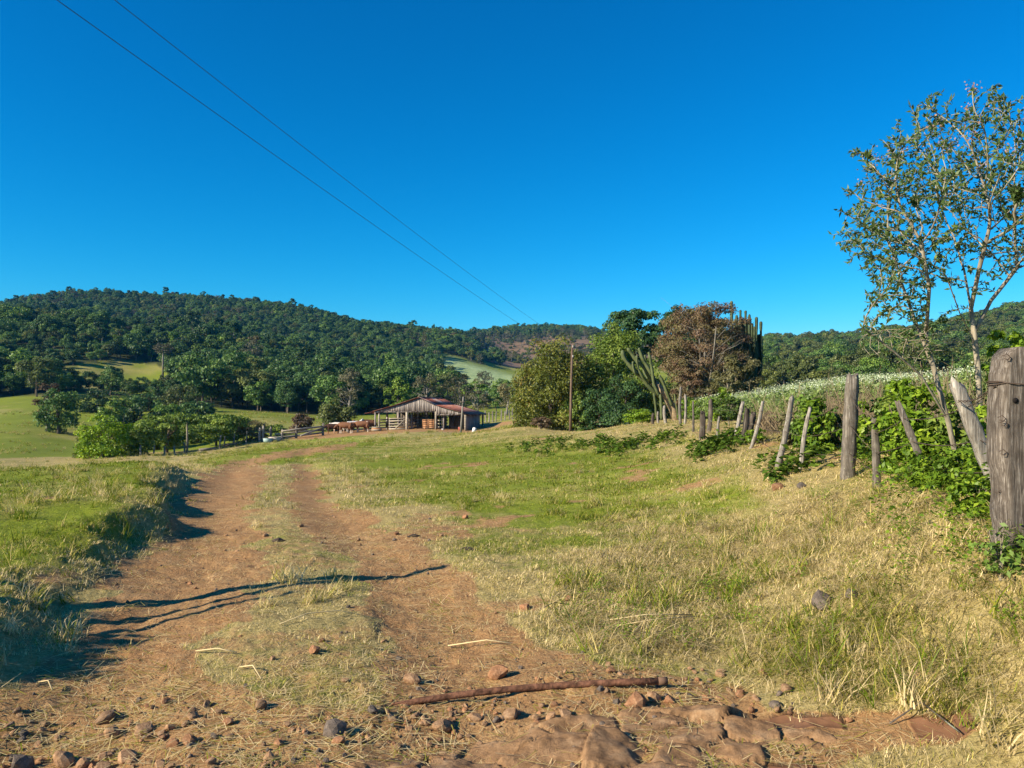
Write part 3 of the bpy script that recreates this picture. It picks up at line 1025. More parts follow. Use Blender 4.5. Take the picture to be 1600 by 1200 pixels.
def trunk_mesh(name, mat, seed, h, r0, n_limb, spread, zc, lean=0.0, stems=1):
    r = np.random.default_rng(seed)
    mb = MB()
    for s in range(stems):
        ln = r.normal(0, .06 + (.12 if stems > 1 else 0) + lean, 2)
        off = r.normal(0, .12 * r0 / .2 * (stems > 1), 2)
        zs = np.linspace(-.3, h, 7)
        px = off[0] + ln[0] * np.maximum(zs, 0) + .05 * h * np.sin(zs / h * 3 + r.uniform(0, 6)) * .4
        py = off[1] + ln[1] * np.maximum(zs, 0) + .05 * h * np.sin(zs / h * 2.5 + r.uniform(0, 6)) * .4
        P = np.stack([px, py, zs], 1)
        R = r0 * np.linspace(1.15, .35, 7) / math.sqrt(stems) ** .7
        mb.tube(P, R, 7)
        for i in range(n_limb // stems):
            k = r.uniform(.35, .95)
            b = np.array([np.interp(k * h, zs, px), np.interp(k * h, zs, py), k * h])
            a = r.uniform(0, 2 * PI); L = spread * r.uniform(.5, 1.0) * (1.15 - .5 * k)
            e = b + np.array([math.cos(a) * L, math.sin(a) * L, L * r.uniform(.4, .9)])
            mid = (b + e) / 2 + r.normal(0, .06 * L, 3) + [0, 0, .08 * L]
            rr = r0 * (1.05 - .75 * k) * .45 / math.sqrt(stems) ** .7
            mb.tube([b, mid, e], [rr, rr * .7, rr * .25], 5)
            for j in range(2):
                f = e + r.normal(0, .3 * L, 3) + [0, 0, .2 * L]
                mb.tube([mid, (mid + f) / 2 + r.normal(0, .05 * L, 3), f], [rr * .5, rr * .35, rr * .12], 4)
    return mb.mesh(name, mat, True)


L_DARK = leaf_mat('dark_forest_leaves', (0.027, 0.062, 0.025), (0.065, 0.131, 0.041), (0.130, 0.221, 0.068))
L_MID = leaf_mat('mid_green_leaves', (0.039, 0.086, 0.023), (0.091, 0.174, 0.041), (0.175, 0.274, 0.067))
L_OLIVE = leaf_mat('olive_leaves', (0.049, 0.069, 0.023), (0.109, 0.140, 0.043), (0.186, 0.221, 0.074))
L_LIGHT = leaf_mat('light_green_leaves', (0.050, 0.093, 0.020), (0.105, 0.181, 0.033), (0.175, 0.269, 0.055))
L_GREY = leaf_mat('grey_green_leaves', (0.061, 0.064, 0.035), (0.127, 0.127, 0.073), (0.209, 0.198, 0.121))
L_BRIGHT = leaf_mat('bright_citrus_leaves', (.07, .14, .008), (.19, .31, .015), (.36, .46, .03), var=.0)
L_OCHRE = leaf_mat('ochre_green_leaves', (.055, .072, .012), (.130, .155, .026), (.23, .24, .045), alt=(.24, .165, .045), altp=.84, var=.0)
L_GREEN = leaf_mat('hedge_green_leaves', (0.053, 0.097, 0.015), (0.137, 0.208, 0.032), (0.267, 0.342, 0.056), var=.0)
L_DEEP = leaf_mat('deep_green_leaves', (0.022, 0.054, 0.022), (0.049, 0.106, 0.036), (0.097, 0.179, 0.054), var=.0)
L_RUSSET = leaf_mat('russet_leaves', (.095, .058, .036), (.195, .128, .080), (.31, .22, .138), alt=(.15, .135, .055), altp=.68, var=.0)
L_DRAB = leaf_mat('drab_green_leaves', (0.058, 0.058, 0.022), (0.126, 0.122, 0.048), (0.210, 0.198, 0.090), var=.0)
L_NEAR = leaf_mat('narrow_green_leaves', (0.043, 0.078, 0.022), (0.092, 0.153, 0.041), (0.188, 0.260, 0.078), var=.0, trans=.4)
L_SHRUB = leaf_mat('glossy_shrub_leaves', (0.057, 0.120, 0.011), (0.138, 0.239, 0.019), (0.267, 0.372, 0.032), var=.15, trans=.32)
L_BROWN = leaf_mat('dry_brown_leaves', (.062, .042, .028), (.135, .095, .060), (.21, .155, .10), var=.2)


L_FADED = leaf_mat('faded_leaves', (.055, .050, .026), (.115, .10, .048), (.18, .16, .08))


def tree_kind(kind, seed):
    """(trunk mesh, crown mesh) of one far-off tree kind, about 9 m tall"""
    r = np.random.default_rng(seed)
    if kind == 'dark': return trunk_mesh('trunk', M_BARK, seed, 5.5, .22, 8, 3.0, 5), crown_mesh('crown', L_DARK, seed, 3.6, 3.6, 5.6, 30, 3230, 0.27, .6, .38)
    if kind == 'mid': return trunk_mesh('trunk', M_BARK, seed, 5, .20, 8, 3.0, 5), crown_mesh('crown', L_MID, seed, 3.7, 3.3, 5.4, 28, 3230, 0.27, .6, .38)
    if kind == 'olive': return trunk_mesh('trunk', M_BARK, seed, 5, .20, 8, 3.0, 5), crown_mesh('crown', L_OLIVE, seed, 3.4, 3.2, 5.4, 26, 2850, 0.26, .6, .36)
    if kind == 'tall': return trunk_mesh('trunk', M_BARK_GREY, seed, 9.5, .22, 8, 2.4, 9), crown_mesh('crown', L_DARK, seed, 2.7, 3.0, 9.6, 20, 2280, 0.26, .6, .36)
    if kind == 'light': return trunk_mesh('trunk', M_BARK, seed, 4.5, .18, 7, 2.6, 5), crown_mesh('crown', L_LIGHT, seed, 3.1, 3.4, 4.9, 26, 2850, 0.24, .6, .36)
    if kind == 'grey': return trunk_mesh('trunk', M_BARK_GREY, seed, 7, .18, 16, 3.2, 6), crown_mesh('crown', L_GREY, seed, 3.2, 3.0, 6.2, 24, 1178, 0.20, .6, .34)
    if kind == 'slim': return trunk_mesh('trunk', M_BARK_GREY, seed, 7, .18, 8, 1.8, 6), crown_mesh('crown', L_MID, seed, 2.1, 4.3, 6.4, 26, 2400, .25, .6, .40)
    if kind == 'rust': return trunk_mesh('trunk', M_BARK_GREY, seed, 6, .18, 14, 2.8, 6), crown_mesh('crown', L_FADED, seed, 3.2, 2.9, 5.6, 24, 1700, .25, .6, .36)
    if kind == 'scrub': return trunk_mesh('trunk', M_BARK, seed, 2, .12, 5, 1.6, 2), crown_mesh('crown', L_OLIVE, seed, 2.6, 1.9, 1.7, 16, 1330, 0.23, .6, .4, shape='heap')


FOREST_N = {'dark': 4, 'mid': 4, 'olive': 3, 'tall': 2, 'light': 2, 'grey': 2, 'scrub': 2, 'slim': 2, 'rust': 1}
TREES = {}


def make_kinds():
    for k, n in FOREST_N.items():
        TREES[k] = [tree_kind(k, 500 + 31 * i + len(k) * 7) for i in range(n)]


def join_mesh(name, a, b):
    """one mesh of trunk + crown (for the far woods)"""
    out = []
    def arr(me):
        V = np.empty(len(me.vertices) * 3, np.float32); me.vertices.foreach_get('co', V)
        li = np.empty(len(me.loops), np.int32); me.loops.foreach_get('vertex_index', li)
        tot = np.empty(len(me.polygons), np.int32); me.polygons.foreach_get('loop_total', tot)
        tn = np.full(len(me.vertices), .5, np.float32)
        if 'tint' in me.attributes: me.attributes['tint'].data.foreach_get('value', tn)
        return V.reshape(-1, 3), li, tot, tn
    Va, la, ta, na_ = arr(a); Vb, lb, tb, nb = arr(b)
    faces, mi = [], []
    for li, tot, off, m in ((la, ta, 0, 0), (lb, tb, len(Va), 1)):
        st = np.concatenate([[0], np.cumsum(tot)[:-1]])
        for k in (3, 4):
            s = st[tot == k]
            if len(s):
                faces.append(li[s[:, None] + np.arange(k)] + off); mi += [m] * len(s)
    return np_mesh(name, np.concatenate([Va, Vb]), faces, [a.materials[0], b.materials[0]], {'tint': np.concatenate([na_, nb])}, mat_idx=mi)


def put_tree(name, meshes, loc, s, rz, label, cat, group=None, sz=1.0):
    e = empty(name, loc, label, cat, group, rz)
    e.scale = (s, s, s * sz)
    put('trunk', meshes[0], e)
    put('crown', meshes[1], e)
    return e


# ------------------------------------------------------------------ woods on the hills
def build_woods():
    make_kinds()
    pts = []
    Y = 104.0
    while Y < 900:
        sp = 5.0 if Y < 270 else (5.0 if Y < 420 else 4.9)
        xs = np.arange(-.80 * Y, .80 * Y, sp)
        xs = xs + rng.uniform(-.42, .42, len(xs)) * sp
        ys = Y + rng.uniform(-.45, .45, len(xs)) * sp
        pts.append(np.stack([xs, ys], 1))
        Y += sp * .92
    P = np.concatenate(pts)
    x, y = P[:, 0], P[:, 1]
    px = 800 + F * x / y
    fm = forest_mask(x, y)
    k = rng.uniform(size=len(x)) < fm
    # hidden folds between the ridges need no trees far behind
    k &= ~((px < 735) & (y > 690)) & ~((px > 1150) & (y > 700)) & ~((px > 790) & (px < 1150) & (y < 600))
    # the right hills carry lower, patchier growth
    right = px > 1150
    k &= ~(right & (fbm(x * .03, y * .03, 95, 3) < .36))
    # scattered trees in front of the woods, right of the barn, and on the brown slope
    sc = (px > 700) & (px < 830) & (y > 128) & (y < 215) & (rng.uniform(size=len(x)) < .22)
    br = (px > 745) & (px < 1100) & (y > 560) & (y < 780) & (rng.uniform(size=len(x)) < .22 + .5 * (y > 735) + .45 * (y < 590))
    k |= sc | br
    x, y, px, right, sc, br = x[k], y[k], px[k], right[k], sc[k], br[k]
    z = height(x, y)
    n = len(x)
    kinds = list(FOREST_N)
    zone = fbm(x * .02, y * .02, 97, 3)
    u = rng.uniform(size=n)
    kid = np.empty(n, int)
    for i in range(n):
        if br[i]: kid[i] = kinds.index('scrub' if u[i] < .6 else ('grey' if u[i] < .8 else 'olive'))
        elif sc[i]: kid[i] = kinds.index('grey' if u[i] < .5 else ('mid' if u[i] < .75 else 'light'))
        elif right[i]: kid[i] = kinds.index('olive' if u[i] < .40 else ('scrub' if u[i] < .6 else ('mid' if u[i] < .9 else 'light')))
        else:
            v = u[i] + .9 * (zone[i] - .5)
            kid[i] = kinds.index('dark' if v < .36 else ('mid' if v < .62 else ('olive' if v < .80 else ('tall' if v < .88 else ('slim' if v < .92 else ('light' if v < .98 else ('rust' if v < 1.04 else 'grey')))))))
    tall_ = kinds.index('tall'); kid = np.where((kid == tall_) & (y < 250), kinds.index('mid'), kid)
    scl = np.clip(rng.lognormal(-.12, .24, n), .5, 1.5) * np.where(right, np.clip(.42 + y / 900, .5, .85), 1.0) * np.where(br, .7, 1.0) * np.where(sc, .72, 1.0)
    scl *= np.where(~right & ~br, np.interp(y, [170, 300, 430, 600], [.88, .80, .70, .66]), 1.0)
    # trees that hide the forest meadow stay low
    low = ((px > 90) & (px < 310) & (y < 222)) | ((px < 150) & (px > 20) & (y > 205) & (y < 280))
    scl *= np.where(low, .62, 1.0)
    inframe = (px > -10) & (px < 1610) & ~((px > 815) & (px < 1185))
    order = np.argsort(y + 1e5 * ~inframe)
    single = np.zeros(n, bool); single[order[:290]] = True
    adj = {'dark': 'dark green', 'mid': 'mid-green', 'olive': 'olive-green', 'tall': 'tall bare-stemmed', 'light': 'light green', 'grey': 'half-bare grey', 'scrub': 'low scrubby', 'slim': 'slim upright', 'rust': 'faded brownish'}
    zones = [(-99, 'past the grazed slope corner'), (45, 'above the lone meadow tree'), (125, 'beside the forest meadow'), (180, 'below the forest meadow'), (235, 'under the umbrella pine'), (290, 'past the umbrella pine'), (335, 'above the pale-stemmed tree'), (380, 'above the valley bushes'), (425, 'above the corral'), (470, 'above the brown bush'),
             (510, 'above the cattle'), (560, 'between cattle and barn'), (600, 'above the barn eave'), (640, 'above the barn ridge'), (690, 'above the slim yard pole'), (730, 'before the pale crop'), (780, 'beside the ochre bush'), (1150, 'behind the tall cactus'), (1215, 'over the flowering field'), (1300, 'over the pointed post'), (1380, 'behind the glossy shrub'), (1460, 'behind the thin fence tree'), (1540, 'over the big gate post')]
    ranks = ['first', 'second', 'third', 'fourth', 'fifth', 'sixth', 'seventh', 'eighth', 'ninth', 'tenth', 'eleventh', 'twelfth', 'thirteenth', 'fourteenth', 'fifteenth', 'sixteenth', 'seventeenth', 'eighteenth']

    def zone_of(p): return [t for q, t in zones if p >= q][-1]
    seen = {}
    lab_of = {}
    for i in sorted(np.nonzero(single)[0], key=lambda j: y[j]):
        kd = kinds[kid[i]]
        key = (kd, zone_of(px[i]))
        seen[key] = seen.get(key, 0) + 1
        lab_of[i] = '%s woodland tree %s, %s of its kind going uphill' % (adj[kd], key[1], ranks[min(seen[key], 18) - 1])
    cnt = 0
    for i in np.nonzero(single)[0]:
        kd = kinds[kid[i]]
        kk = cnt % len(TREES[kd]); cnt += 1
        put_tree('forest_tree', TREES[kd][kk], (x[i], y[i], z[i] - .15), float(scl[i]), rng.uniform(0, 6.28), lab_of[i], 'tree', 'front trees of the valley woods')
    rest = ~single
    protos, base = [], {}
    for kd in kinds:
        base[kd] = len(protos)
        for a, b in TREES[kd]: protos.append(('wood_tree', join_mesh('wood_tree', a, b)))
    idx = np.array([base[kinds[q]] + rng.integers(0, FOREST_N[kinds[q]]) for q in kid])
    R = np.stack([np.zeros(n), np.zeros(n), rng.uniform(0, 6.28, n)], 1)
    far_l = rest & ~right
    for nm, m, lb in (('hillside_forest', rest & (px < 735), 'closed green forest covering the long hill behind the barn'),
                      ('ridge_scrub', rest & (px >= 735) & (px < 1150), 'scrub and trees along the brown cleared slope'),
                      ('distant_woods', rest & (px >= 1150), 'patchy low woods on the hills beyond the fence')):
        if m.sum(): scatter(nm, protos, np.stack([x[m], y[m], z[m] - .15], 1), R[m], scl[m], idx[m], None, lb)


def gz(px, Y, dz=0.0):
    X = (px - 800) / F * Y
    return Vector((X, Y, hz(X, Y) + dz))


def own_tree(name, label, px, Y, w_px, top_py, mat, seed, leaf, n_leaf, n_puff, bark=None, cat='tree', shape='ball', puff=.34, low=.0, hollow=.55, asp=.55, trunk_r=None, stems=1, limbs=10, wy=None, trunk_h=.7):
    """a tree whose crown spans w_px pixels and reaches row top_py"""
    b = gz(px, Y)
    H = at(px, top_py, Y).z - b.z
    rx = w_px / F * Y / 2
    lo = (low if shape != 'heap' else low - .28) * H
    rz = (H - lo) / 2
    e = empty(name, b, label, cat)
    tr = trunk_r or .035 * H
    put('trunk', trunk_mesh('trunk', bark or M_BARK, seed, H * trunk_h, tr, limbs, rx * .8, H * .5, stems=stems), e)
    k = 1.0 / (1 + puff * .55)
    put('crown', crown_mesh('crown', mat, seed + 1, rx * k, rz * k, lo + rz, n_puff, n_leaf, leaf, asp, puff, hollow, shape=shape, ry=(wy or rx) * k), e)
    return e


def build_trees():
    T = own_tree
    # left valley
    for q, (px, Y, w, top, mt, lab) in enumerate(((150, 150, 62, 604, L_DARK, 'dark tree at the edge of the grazed slope below the forest meadow'), (196, 156, 66, 610, L_MID, 'green tree below the near rim of the forest meadow'), (232, 150, 60, 612, L_DARK, 'dark leafy tree below the middle of the forest meadow'), (282, 152, 64, 598, L_OLIVE, 'olive tree below the umbrella pine'),
                                                  (176, 128, 54, 626, L_MID, 'round tree between the lone meadow tree and the valley bushes'), (222, 124, 60, 630, L_DARK, 'dark low tree behind the bright round bush'), (268, 128, 56, 628, L_MID, 'bushy tree behind the olive spreading tree'), (312, 132, 58, 622, L_DARK, 'dark bushy tree behind the pale-stemmed tree'),
                                                  (362, 104, 74, 650, L_OLIVE, 'olive bush behind the valley fence nearer the corral'), (310, 98, 70, 646, L_GREEN, 'green bush behind the pale-stemmed tree'), (246, 92, 70, 648, L_GREEN, 'olive bush behind the shaded bush'))):
        T('valley_tree', lab, px, Y, w, top, mt, 330 + q, .22, 2200, 30, shape='heap', puff=.28)
    T('round_bush', 'bright green round bush in the valley beyond the bank', 166, 75, 92, 645, L_BRIGHT, 21, 0.106, 9360, 42, cat='bush', shape='heap', puff=.26)
    T('leafy_bush', 'dull green leafy bush tucked behind the bright round bush', 142, 78, 52, 655, L_OLIVE, 22, 0.112, 3960, 24, cat='bush', shape='heap')
    T('leafy_bush', 'dark bush in shade between the bright bush and the pale-stemmed tree', 218, 79, 66, 656, L_GREEN, 23, 0.119, 4680, 26, cat='bush', shape='heap')
    T('valley_tree', 'olive spreading tree before the pale-stemmed tree', 262, 84, 92, 642, L_GREEN, 24, 0.125, 6480, 30)
    T('valley_tree', 'green spreading tree behind the post fence, nearer the corral', 338, 90, 98, 644, L_GREEN, 25, 0.132, 6840, 32)
    T('dry_bush', 'dry brownish bush beside the corral posts', 392, 93, 66, 655, L_GREY, 26, 0.119, 3600, 22, cat='bush', shape='heap')
    T('leafy_bush', 'small green bush behind the corral posts', 432, 97, 36, 660, L_GREEN, 27, 0.112, 2160, 14, cat='bush', shape='heap')
    T('meadow_tree', 'lone dark tree with brown twigs standing on the grazed slope', 92, 118, 68, 600, L_DARK, 28, 0.185, 5400, 34, low=.2, shape='heap', puff=.3)
    T('meadow_tree', 'brown half-bare tree leaning against the lone dark tree', 74, 120, 42, 596, L_BROWN, 29, 0.145, 1620, 14, low=.2, bark=M_BARK_GREY)
    T('dry_bush', 'reddish-brown bush behind the cattle', 474, 104, 44, 641, L_BROWN, 30, 0.132, 2700, 16, cat='bush', shape='heap')
    T('cattle_bush', 'olive rounded tree standing behind the cattle', 526, 103, 62, 624, L_OLIVE, 31, 0.145, 5400, 26, shape='heap')
    T('bare_tree', 'grey half-bare tree with a pale stem behind the cattle tree', 545, 128, 48, 575, L_GREY, 32, 0.158, 1980, 18, bark=M_BARK_GREY, low=.3, limbs=18)
    T('plume_tree', 'light green feathery tree behind the barn roof', 622, 140, 48, 588, L_LIGHT, 33, 0.198, 3960, 20)
    T('bare_tree', 'grey leafless-looking tree above the barn ridge', 668, 132, 46, 584, L_GREY, 34, 0.145, 1440, 16, bark=M_BARK_GREY, low=.25, limbs=20)
    T('bare_tree', 'thin grey tree between the barn ridge and the yard pole', 702, 134, 34, 590, L_GREY, 35, 0.145, 1080, 12, bark=M_BARK_GREY, low=.25, limbs=18)
    T('bare_tree', 'wide thin-leaved grey tree right behind the barn eave', 748, 128, 44, 606, L_GREY, 36, 0.132, 1440, 14, bark=M_BARK_GREY, low=.2, limbs=18)
    T('valley_tree', 'dark flat-topped tree standing before the pale crop', 742, 168, 52, 596, L_MID, 37, 0.198, 3240, 20, low=.35)
    T('bare_tree', 'slim grey tree beside the ochre bush', 792, 125, 36, 596, L_GREY, 38, 0.132, 1620, 16, bark=M_BARK_GREY, low=.15, limbs=16)
    # pale-stemmed young tree by the post fence
    b = gz(293, 80)
    e = empty('papaya_like_tree', b, 'small tree with a pale bare stem and a tuft of leaves', 'tree')
    mb = MB(); H = at(293, 648, 80).z - b.z
    mb.tube([(0, 0, -.2), (.03, 0, H * .4), (-.04, 0, H * .8)], [.13, .11, .08], 7); mb.build('trunk', M_BARK_PALE, e, True)
    put('crown', crown_mesh('crown', L_LIGHT, 41, 1.0, .75, H * .86, 12, 420, .2, .3, .4), e)
    # araucaria: bare stem, flat tiers of branches
    b = gz(254, 246)
    e = empty('umbrella_pine', b, 'umbrella-crowned pine with a tall bare stem in the forest meadow', 'tree')
    H = at(254, 541, 246).z - b.z
    mb = MB(); mb.tube([(0, 0, -.3), (.05, 0, H * .5), (0, 0, H)], [.36, .3, .12], 7)
    r = np.random.default_rng(4); C = []
    for tier, (zz, L) in enumerate(((.80, 2.6), (.87, 3.4), (.93, 3.2), (.985, 2.2))):
        for i in range(9):
            a = 2 * PI * i / 9 + tier * .5 + r.uniform(-.2, .2); l = L * r.uniform(.8, 1.1)
            e1 = np.array([math.cos(a) * l, math.sin(a) * l, H * zz + .22 * l])
            mb.tube([(0, 0, H * zz), (e1[0] * .6, e1[1] * .6, H * zz + .02 * l), e1], [.09, .07, .03], 4)
            for j in range(22): C.append(e1 * [.5 + .5 * r.uniform(), .5 + .5 * r.uniform(), 1] + r.normal(0, .22, 3))
    mb.build('trunk', M_BARK_GREY, e, True)
    C = np.array(C); V, Q = leaf_quads(C, r.normal(size=C.shape) + [0, 0, .8], .26, .5, r)
    put('crown', np_mesh('crown', V, [Q], [L_GREY], {'tint': np.repeat(r.uniform(.2, .9, len(C)), 4)}), e)

    # the thicket along the fence
    T('ochre_bush', 'broad ochre-green bush around the tall wooden pole', 866, 59, 138, 524, L_OCHRE, 51, 0.083, 36750, 90, shape='heap', puff=.20, hollow=.6, stems=3, trunk_r=.14)
    T('thicket_tree', 'mid-green leafy tree between the ochre bush and the dark tree', 958, 61, 116, 506, L_GREEN, 52, 0.086, 29750, 80, shape='heap', puff=.20, stems=2, trunk_r=.15)
    T('thicket_tree', 'dark feathery tree rising behind the thicket', 990, 66, 112, 477, L_DEEP, 53, 0.099, 19250, 56, low=.35, puff=.24, trunk_r=.2)
    T('thicket_tree', 'dark leafy tree behind the russet tree', 1062, 64, 110, 476, L_DEEP, 54, 0.099, 14000, 44, low=.35, puff=.24, trunk_r=.2)
    T('thicket_bush', 'dense dark bush at the foot of the thicket', 976, 53, 86, 585, L_DEEP, 55, 0.073, 12250, 44, cat='bush', shape='heap', puff=.24)
    T('thicket_bush', 'dark green bush filling the middle of the thicket', 1010, 56, 90, 560, L_GREEN, 56, 0.073, 11375, 40, cat='bush', shape='heap', puff=.24)
    T('russet_tree', 'russet-brown twiggy tree towering over the fence posts', 1098, 46, 168, 464, L_RUSSET, 57, 0.056, 33250, 100, low=.16, puff=.17, hollow=.35, stems=3, trunk_r=.13, limbs=36, bark=M_BARK_GREY)
    T('russet_tree', 'brown twiggy tree close behind the russet tree', 1092, 49.5, 140, 474, L_RUSSET, 157, .075, 16000, 120, low=.2, puff=.26, hollow=.4, stems=3, trunk_r=.1, limbs=40, bark=M_BARK_GREY)
    T('drab_bush', 'drab green twiggy bush under the russet tree', 1150, 39, 88, 545, L_DRAB, 58, 0.050, 13125, 54, cat='bush', puff=.20, low=.04, hollow=.3, stems=4, trunk_r=.06, limbs=24, bark=M_BARK_PALE)
    T('drab_bush', 'brownish bush between the leaning cactus and the russet tree', 1078, 41, 74, 560, L_RUSSET, 59, 0.050, 9100, 40, cat='bush', puff=.22, low=.10, hollow=.3, stems=3, trunk_r=.05, limbs=18)
    T('fence_bush', 'light green bush growing among the far fence posts', 1086, 34, 56, 612, L_SHRUB, 60, 0.046, 3850, 22, cat='bush', shape='heap', puff=.28)
    T('fence_bush', 'yellow-green thin bush beside the dark fence posts', 1138, 24, 56, 618, L_LIGHT, 61, 0.033, 2625, 24, cat='bush', puff=.26, low=.05, hollow=.2, stems=5, trunk_r=.022, limbs=20, bark=M_BARK_PALE)
    T('low_bush', 'small brownish bush at the foot of the ochre bush', 846, 56, 36, 650, L_BROWN, 62, 0.059, 2625, 18, cat='bush', shape='heap')
    T('low_bush', 'low green bush below the leaning cactus', 1000, 44, 62, 640, L_SHRUB, 63, 0.053, 3325, 20, cat='bush', shape='heap')
    for q, (px, Y, w, top, mt, lab) in enumerate(((826, 61, 54, 600, L_OCHRE, 'ochre bush at the barn end of the thicket'), (905, 57, 60, 608, L_GREEN, 'leafy bush just behind the tall wooden pole'), (936, 56, 64, 598, L_DEEP, 'shaded bush right of the tall wooden pole'),
                                                  (1034, 58, 70, 585, L_DEEP, 'dark bush behind the leaning cactus'), (1066, 50, 60, 590, L_DRAB, 'drab bush behind the tall pale post'), (1112, 44, 70, 596, L_DRAB, 'drab undergrowth below the middle of the russet tree'), (1176, 44, 44, 590, L_DRAB, 'drab bush at the foot of the tall cactus'))):
        T('thicket_bush', lab, px, Y, w, top, mt, 300 + q, .08, 4200, 34, cat='bush', shape='heap', puff=.26)
    # shrubs in and behind the near fence
    T('glossy_shrub', 'dense glossy-leaved shrub behind the leaning fence posts', 1424, 8.4, 128, 585, L_SHRUB, 71, .036, 3600, 46, cat='shrub', shape='heap', puff=.24, hollow=.2, asp=.5, stems=5, trunk_r=.016, limbs=24)
    T('glossy_shrub', 'glossy green shrub growing up beside the thin leaning post', 1276, 12.2, 72, 612, L_SHRUB, 72, .045, 1700, 30, cat='shrub', shape='heap', puff=.26, hollow=.2, stems=4, trunk_r=.018, limbs=16)
    T('glossy_shrub', 'low leafy shrub around the foot of the near tree', 1500, 6.3, 100, 690, L_SHRUB, 73, .028, 1500, 30, cat='shrub', shape='heap', puff=.26, hollow=.2, stems=4, trunk_r=.012, limbs=16)
    T('glossy_shrub', 'green shrub peeping over the big weathered post', 1590, 7.2, 110, 500, L_SHRUB, 74, .04, 700, 26, cat='shrub', puff=.22, hollow=.3, low=.45, stems=3, trunk_r=.016, limbs=14)


def build_fence_shrubs():
    for q, (px, Y, w, top, mt, n, lf, lab) in enumerate(((1345, 10.6, 74, 622, L_SHRUB, 1500, .036, 'leafy shrub behind the short brown post'), (1392, 9.6, 86, 600, L_GREEN, 1700, .036, 'dull green shrub behind the glossy shrub'), (1470, 8.2, 84, 612, L_GREEN, 1700, .034, 'dull green shrub between the two near tree stems'),
                                                         (1262, 13.6, 70, 604, L_LIGHT, 1500, .042, 'tall light green shrub rising behind the thin pale stake'), (1128, 27, 54, 606, L_SHRUB, 1500, .06, 'light green shrub rising behind the dark burnt post'), (1304, 12.6, 56, 632, L_LIGHT, 1000, .04, 'yellow-green shrub between stake and pointed post'), (1236, 14.5, 46, 640, L_DRAB, 1000, .04, 'drab shrub behind the crooked pale post'), (1200, 17.5, 46, 642, L_BROWN, 1000, .04, 'brown dry shrub behind the straight stake'),
                                                         (1548, 6.9, 80, 628, L_SHRUB, 1300, .03, 'leafy shrub between leaning post and big post'), (1440, 7.2, 70, 702, L_SHRUB, 900, .03, 'low shrub around the foot of the slim leaning pole'), (1180, 15.4, 40, 668, L_SHRUB, 600, .036, 'low green shrub by the split stumps'), (1525, 5.2, 84, 742, L_SHRUB, 1100, .024, 'low leafy shrub at the foot of the leaning post'), (1560, 4.2, 84, 800, L_LIGHT, 420, .018, 'thin leafy weeds against the side of the big gate post'))):
        own_tree('hedge_shrub', lab, px, Y, w, top, mt, 380 + q, lf, n, 26, cat='shrub', shape='heap', puff=.28, hollow=.2, stems=4, trunk_r=.012, limbs=14, bark=M_BARK_PALE)


# ------------------------------------------------------------------ the thin tree beside the fence
def grow(stems, attr_pts, step=.10, kill=.095, infl=1.3, iters=90):
    pos, par = [], []
    for st in stems:
        prev = -1
        if pos:
            dn = np.linalg.norm(np.array(pos) - np.array(st[0]), axis=1)
            if dn.min() < .12: prev = int(dn.argmin())
        for a, b in zip(st[:-1], st[1:]):
            a, b = np.array(a), np.array(b)
            m = max(1, int(np.linalg.norm(b - a) / step))
            for k in range(m):
                if prev >= 0 and k == 0 and np.linalg.norm(pos[prev] - a) < .02: continue
                pos.append(a + (b - a) * k / m); par.append(prev); prev = len(pos) - 1
        pos.append(np.array(st[-1])); par.append(prev)
    A = attr_pts.copy()
    best = np.full(len(A), 1e9); bi = np.zeros(len(A), int)

    def upd(i0):
        for i in range(i0, len(pos)):
            d = np.linalg.norm(A - pos[i], axis=1)
            m = d < best
            best[m] = d[m]; bi[m] = i
    upd(0)
    for it in range(iters):
        act = best < infl + (6 if it < 25 else 0)
        if not act.any(): break
        i0 = len(pos)
        for nd in np.unique(bi[act]):
            m = act & (bi == nd)
            v = A[m] - pos[nd]; v /= np.linalg.norm(v, axis=1)[:, None]
            pd = pos[nd] - pos[par[nd]] if par[nd] >= 0 else np.array([0, 0, step]); pd = pd / (np.linalg.norm(pd) + 1e-9)
            d = v.mean(0) + rng.normal(0, .07, 3) + [0, 0, .12] + .28 * pd
            d /= np.linalg.norm(d)
            pos.append(pos[nd] + d * step); par.append(nd)
        upd(i0)
        keep = best > kill
        A, best, bi = A[keep], best[keep], bi[keep]
        if not len(A): break
    return np.array(pos), np.array(par)


def skeleton_mesh(name, mat, pos, par, r_tip, expo=2.3, rmax=1.0):
    n = len(pos)
    ch = [[] for _ in range(n)]
    for i, p in enumerate(par):
        if p >= 0: ch[p].append(i)
    rad = np.zeros(n)
    for i in range(n - 1, -1, -1):
        rad[i] = r_tip if not ch[i] else (sum(rad[c] ** expo for c in ch[i])) ** (1 / expo)
    rad = np.minimum(rad, rmax)
    mb = MB()
    done = set()
    starts = [i for i in range(n) if par[i] < 0]
    stack = [(s, -1) for s in starts]
    while stack:
        s, p = stack.pop()
        path, rr = ([pos[p]], [min(rad[p], rad[s] * 1.1)]) if p >= 0 else ([], [])
        c = s
        while True:
            path.append(pos[c]); rr.append(rad[c])
            if not ch[c]: break
            nx = max(ch[c], key=lambda q: rad[q])
            for q in ch[c]:
                if q != nx: stack.append((q, c))
            c = nx
        if len(path) > 1:
            mb.tube(path, rr, 8 if rr[0] > .02 else (5 if rr[0] > .008 else 4), cap=rr[0] > .01)
    return mb.mesh(name, mat, True), rad, ch


